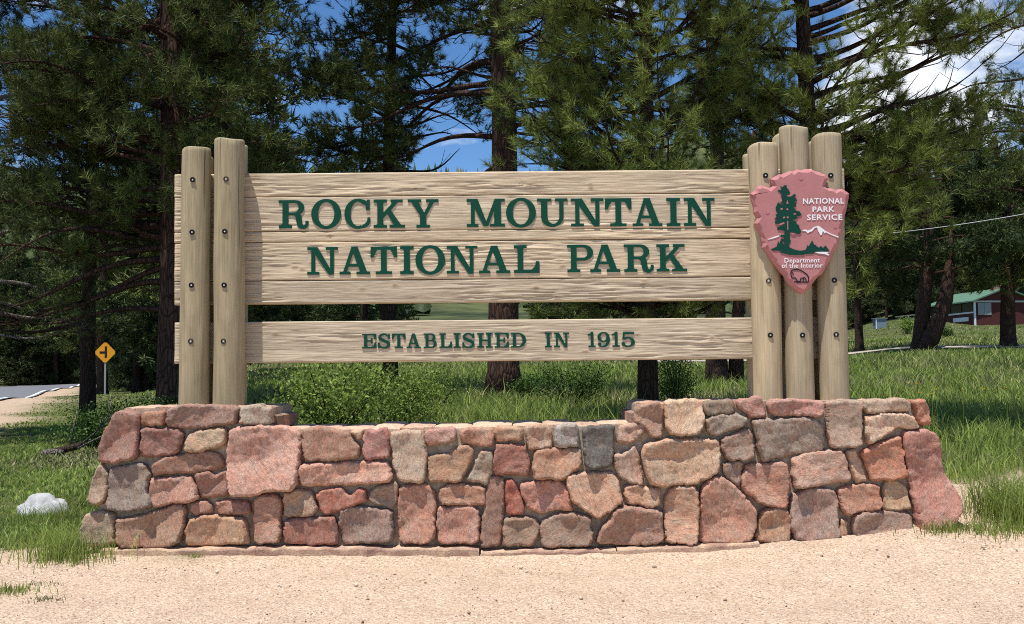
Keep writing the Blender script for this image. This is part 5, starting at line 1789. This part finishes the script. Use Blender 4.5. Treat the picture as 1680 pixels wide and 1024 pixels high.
# gravel: loose stones on the forecourt
def pebbles():
    r = np.random.default_rng(8)
    n = 13000
    X = r.uniform(-5.2, 5.2, n); Y = r.uniform(-4.2, 1.4, n)
    k = (gravel_mask(X, Y) > 0.6) & ~((X > -3.5) & (X < 3.7) & (Y > -0.13))
    X, Y = X[k], Y[k]; n = len(X)
    s = 0.003 + 0.006 * r.uniform(0, 1, n) ** 4 + 0.012 * (r.uniform(size=n) > 0.992)
    base = np.array([[1, 0, 0], [-1, 0, 0], [0, 1, 0], [0, -1, 0], [0, 0, 0.8], [0, 0, -0.5]], float)
    v = base[None] * r.uniform(0.6, 1.3, (n, 6, 1)) * s[:, None, None]
    a = r.uniform(0, 6.28, n)
    c_, s_ = np.cos(a)[:, None], np.sin(a)[:, None]
    v = np.stack([v[..., 0] * c_ - v[..., 1] * s_, v[..., 0] * s_ + v[..., 1] * c_, v[..., 2]], -1)
    v = v + np.stack([X, Y, terr(X, Y) + s * 0.3], -1)[:, None]
    f = np.array([[0, 2, 4], [2, 1, 4], [1, 3, 4], [3, 0, 4], [2, 0, 5], [1, 2, 5], [3, 1, 5], [0, 3, 5]])
    F = (np.arange(n)[:, None, None] * 6 + f[None]).reshape(-1, 3)
    t = NT('pebbles')
    g_ = t.n.new('ShaderNodeNewGeometry')
    t.color(t.ramp(g_.outputs['Random Per Island'], [(0, (0.13, 0.09, 0.07)), (0.3, (0.42, 0.28, 0.20)), (0.7, (0.60, 0.44, 0.32)), (1, (0.66, 0.58, 0.50))])).rough(0.9, 0.15)
    tag(obj('gravel', v.reshape(-1, 3), F, t.m), 'loose pinkish gravel strewn over the forecourt', 'gravel', None, 'stuff')


pebbles()


# ------------------------------------------------------------------ rock, dead wood
def boulder(name, label, px, py, Y, w, h, dpt, mat, seed):
    bm_ = bmesh.new()
    bmesh.ops.create_icosphere(bm_, subdivisions=4, radius=1)
    co = np.array([v.co for v in bm_.verts])
    n = 1 + 0.30 * fbm(co[:, 0] * 1.4 + seed, co[:, 1] * 1.4, co[:, 2] * 1.4, 3) + 0.05 * vn(co[:, 0] * 6, co[:, 1] * 6, co[:, 2] * 6 + seed)
    co = co * n[:, None] * np.array([w / 2, dpt / 2, h])
    co[:, 2] = np.maximum(co[:, 2], -0.08)
    for v, c in zip(bm_.verts, co): v.co = c
    me = bpy.data.meshes.new(name); bm_.to_mesh(me); bm_.free()
    me.polygons.foreach_set('use_smooth', np.ones(len(me.polygons), dtype=bool))
    me.materials.append(mat)
    o = link(bpy.data.objects.new(name, me))
    c = P(px, py, Y)
    o.location = (c.x, Y, float(terr(c.x, Y)))
    return tag(o, label, 'rock')


boulder('boulder', 'pale white boulder half hidden in the grass left of the wall', 74, 815, 1.9, 0.46, 0.17, 0.36, simple('pale_rock', (0.46, 0.46, 0.45), 0.95, 0.55, 9, bump=0.8), 3.0)
c = P(125, 720, 7.0)
t = thing('fallen_branch', 'dead grey fallen branch with thin forked twigs in the grass left of the wall', 'branch', (c.x, 7.0, float(terr(c.x, 7.0))))
MB().tube([(-0.42, 0.0, 0.03), (-0.2, -0.05, 0.08), (0.0, 0.03, 0.13), (0.12, 0.1, 0.22)], [0.045, 0.055, 0.05, 0.03], 8).obj('log', M['bark_dark'], t, True)
for pts in ([(0.05, 0, 0.14), (0.3, 0, 0.35), (0.55, 0.05, 0.62), (0.66, 0.05, 0.70)], [(0.3, 0, 0.35), (0.45, 0.02, 0.58), (0.52, 0.02, 0.85)], [(0.02, 0, 0.1), (0.4, -0.05, 0.28), (0.75, 0, 0.50)], [(-0.1, 0, 0.1), (-0.04, 0, 0.4), (0.02, 0, 0.72)]):
    MB().tube(pts, list(np.linspace(0.016, 0.006, len(pts))), 5).obj('twig', M['bark_grey'], t, True)
c = P(85, 732, 6.6)
tag(obj('wood_chunk', *tube([(-0.14, 0, 0.05), (0.0, 0.01, 0.07), (0.16, 0.0, 0.06)], [0.05, 0.055, 0.045], 8), M['bark_grey'], None, True, (c.x, 6.6, float(terr(c.x, 6.6)))),
    'short broken chunk of grey wood left of the fallen branch', 'wood')
# ------------------------------------------------------------------ road sign
Y = 43.0
c = P(172.5, 578.5, Y)
zb = float(terr(c.x, Y))
rs_ = thing('road_sign', 'yellow diamond warning sign with black side-road symbol on a thin post', 'road sign', (c.x, Y, zb))
hz = c.z - zb
MB().box(-0.04, 0.04, 0.02, 0.07, -0.2, hz + 0.3).obj('post', simple('galvanised', (0.30, 0.31, 0.31), 0.5, 0.15, 6, spec=0.5), rs_)
ymat = simple('sign_yellow', (0.78, 0.33, 0.015), 0.5, 0.08, 4)
D = 0.54
def rdiam(d, rr=0.06): 
    return [(rr, -d + rr), (d - rr, -rr), (d - rr, rr), (rr, d - rr), (-rr, d - rr), (-d + rr, rr), (-d + rr, -rr), (-rr, -d + rr)]
V, F = prism_xz([(x, z + hz) for x, z in rdiam(D)], 0.0, 0.012)
obj('sign_plate', V, F, ymat, rs_)
fl = [[(-0.02, -0.26), (0.09, -0.26), (0.09, 0.30), (-0.02, 0.30)], [(-0.02, -0.05), (-0.02, 0.06), (-0.27, 0.06), (-0.27, -0.05)]]
sy = solid([[(x, z) for x, z in q] for q in fl], lambda a, b: (a, b + hz), -0.006, 0.004, 'side_road_symbol', M['black_paint'], rs_, (0, 0, 0))

# ------------------------------------------------------------------ house
Y0 = 100.0
cx0 = P(1600, 520, Y0).x
zb = float(terr(cx0, Y0)) - 0.1
hs = thing('house', 'dark red house with green roof and white trim on the hillside', 'house', (cx0, Y0, zb), None, 0.12)
def hz_(py): return P(1600, py, Y0).z - zb
e, sill, rg = hz_(493), hz_(512), hz_(474)
red = simple('red_siding', (0.10, 0.028, 0.024), 0.85, 0.2, 2)
grn = simple('green_roofing', (0.10, 0.19, 0.125), 0.85, 0.3, 3)
glass = simple('dark_glass', (0.015, 0.018, 0.02), 0.15, 0.1, 2, spec=0.6)
Wd, Ln = 6.4, 16.0
b = MB().box(0, Wd, 0, Ln, -2.2, sill - 0.02)
b.box(0.05, Wd - 0.05, 0.05, 9.4, sill - 0.02, e).box(0.05, Wd - 0.05, 9.4, Ln - 0.05, sill - 0.02, e - 0.95)
b.obj('wall', red, hs)
for k in range(3):      # clapboard courses
    pass
V = [(0, 0, e), (Wd, 0, e), (Wd / 2, 0, rg)]
obj('gable', V + [(x, 0.15, z) for x, y, z in V], [(0, 1, 2), (5, 4, 3), (1, 0, 3, 4), (2, 1, 4, 5), (0, 2, 5, 3)], red, hs)
ov = 0.45
for s in (0, 1):
    xa, xm = (-ov, Wd / 2) if s == 0 else (Wd + ov, Wd / 2)
    za = e - ov * (rg - e) / (Wd / 2)
    V = [(xa, -ov, za), (xm, -ov, rg), (xm, 9.5, rg), (xa, 9.5, za)]
    V2 = V + [(x, y, z + 0.14) for x, y, z in V]
    obj('roof', V2, [(0, 1, 2, 3), (7, 6, 5, 4), (0, 4, 5, 1), (1, 5, 6, 2), (2, 6, 7, 3), (3, 7, 4, 0)], grn, hs)
MB().box(-ov, Wd + ov, 9.5, Ln + 0.3, e - 0.9, e - 0.75).obj('roof', simple('flat_roofing', (0.2, 0.2, 0.17), 0.9, 0.2, 2), hs)
MB().box(Wd * 0.40, Wd * 0.62, 0.6, 1.4, rg - 0.6, rg + 0.75).box(Wd * 0.38, Wd * 0.64, 0.55, 1.45, rg + 0.75, rg + 0.87).obj('chimney', simple('chimney_brick', (0.42, 0.24, 0.17), 0.9, 0.25, 3, bump=0.3), hs)
nwin = 7
for k in range(nwin):
    y0, y1 = 0.35 + k * (Ln - 0.6) / nwin, 0.35 + (k + 1) * (Ln - 0.6) / nwin - 0.25
    top_ = e - 0.12 if y1 < 9.4 else e - 1.0
    MB().box(-0.03, 0.04, y0, y1, sill + 0.08, top_).obj('window', glass, hs)
MB().box(-0.07, -0.01, 0.2, Ln, sill - 0.10, sill + 0.06).obj('window_sill', M['white_paint'], hs)
for yy in (-0.06, 9.4, Ln - 0.12):
    MB().box(-0.10, 0.06, yy, yy + 0.16, -0.6 if yy < 1 else -1.2, e - (0.05 if yy < 9 else 0.95)).obj('corner_post', M['white_paint'], hs)
MB().box(0.30, 1.75, -0.05, -0.005, sill - 0.3, e - 0.25).box(0.28, 0.36, -0.09, -0.052, sill - 0.3, e - 0.25).box(1.00, 1.08, -0.09, -0.052, sill - 0.3, e - 0.25).obj('shutter', simple('grey_white', (0.30, 0.32, 0.31), 0.8, 0.1, 3), hs)
MB().box(-0.06, -0.01, 1.2, 4.2, hz_(526), hz_(519)).obj('notice_board', M['white_paint'], hs)
MB().box(-0.1, Wd + 0.1, -0.10, -0.02, e - 0.20, e - 0.02).obj('trim', simple('cream_trim', (0.55, 0.50, 0.44), 0.8, 0.1, 3), hs)
# shed left of the house
Ys = 104.0
c = P(1446, 533, Ys)
zs = float(terr(c.x, Ys))
sh = thing('shed', 'small pale blue shed with white edge left of the house', 'shed', (c.x, Ys, zs))
hs_ = max(1.0, P(1446, 524, Ys).z - zs)
MB().box(-0.5, 0.55, 0, 1.2, -0.3, hs_).obj('wall', simple('pale_blue', (0.20, 0.26, 0.30), 0.8, 0.2, 3), sh)
MB().box(-0.62, 0.66, -0.1, 1.3, hs_, hs_ + 0.06).obj('roof', simple('shed_roofing', (0.30, 0.30, 0.29), 0.9, 0.2, 3), sh)
MB().box(-0.58, -0.50, -0.05, 0.05, -0.3, hs_).obj('corner_post', M['white_paint'], sh)

# overhead cable on the right
a, b_ = P(1430, 386, 13), P(1780, 333, 8)
pts = [a.lerp(b_, k / 14) - Vector((0, 0, 0.05 * math.sin(math.pi * k / 14))) for k in range(15)]
V, F = tube(pts, [0.007] * 15, 5)
tag(obj('overhead_cable', V, F, simple('cable', (0.62, 0.63, 0.64), 0.5, 0.05, 3), None, True), 'thin pale overhead cable slanting across the dark trees on the right', 'cable')
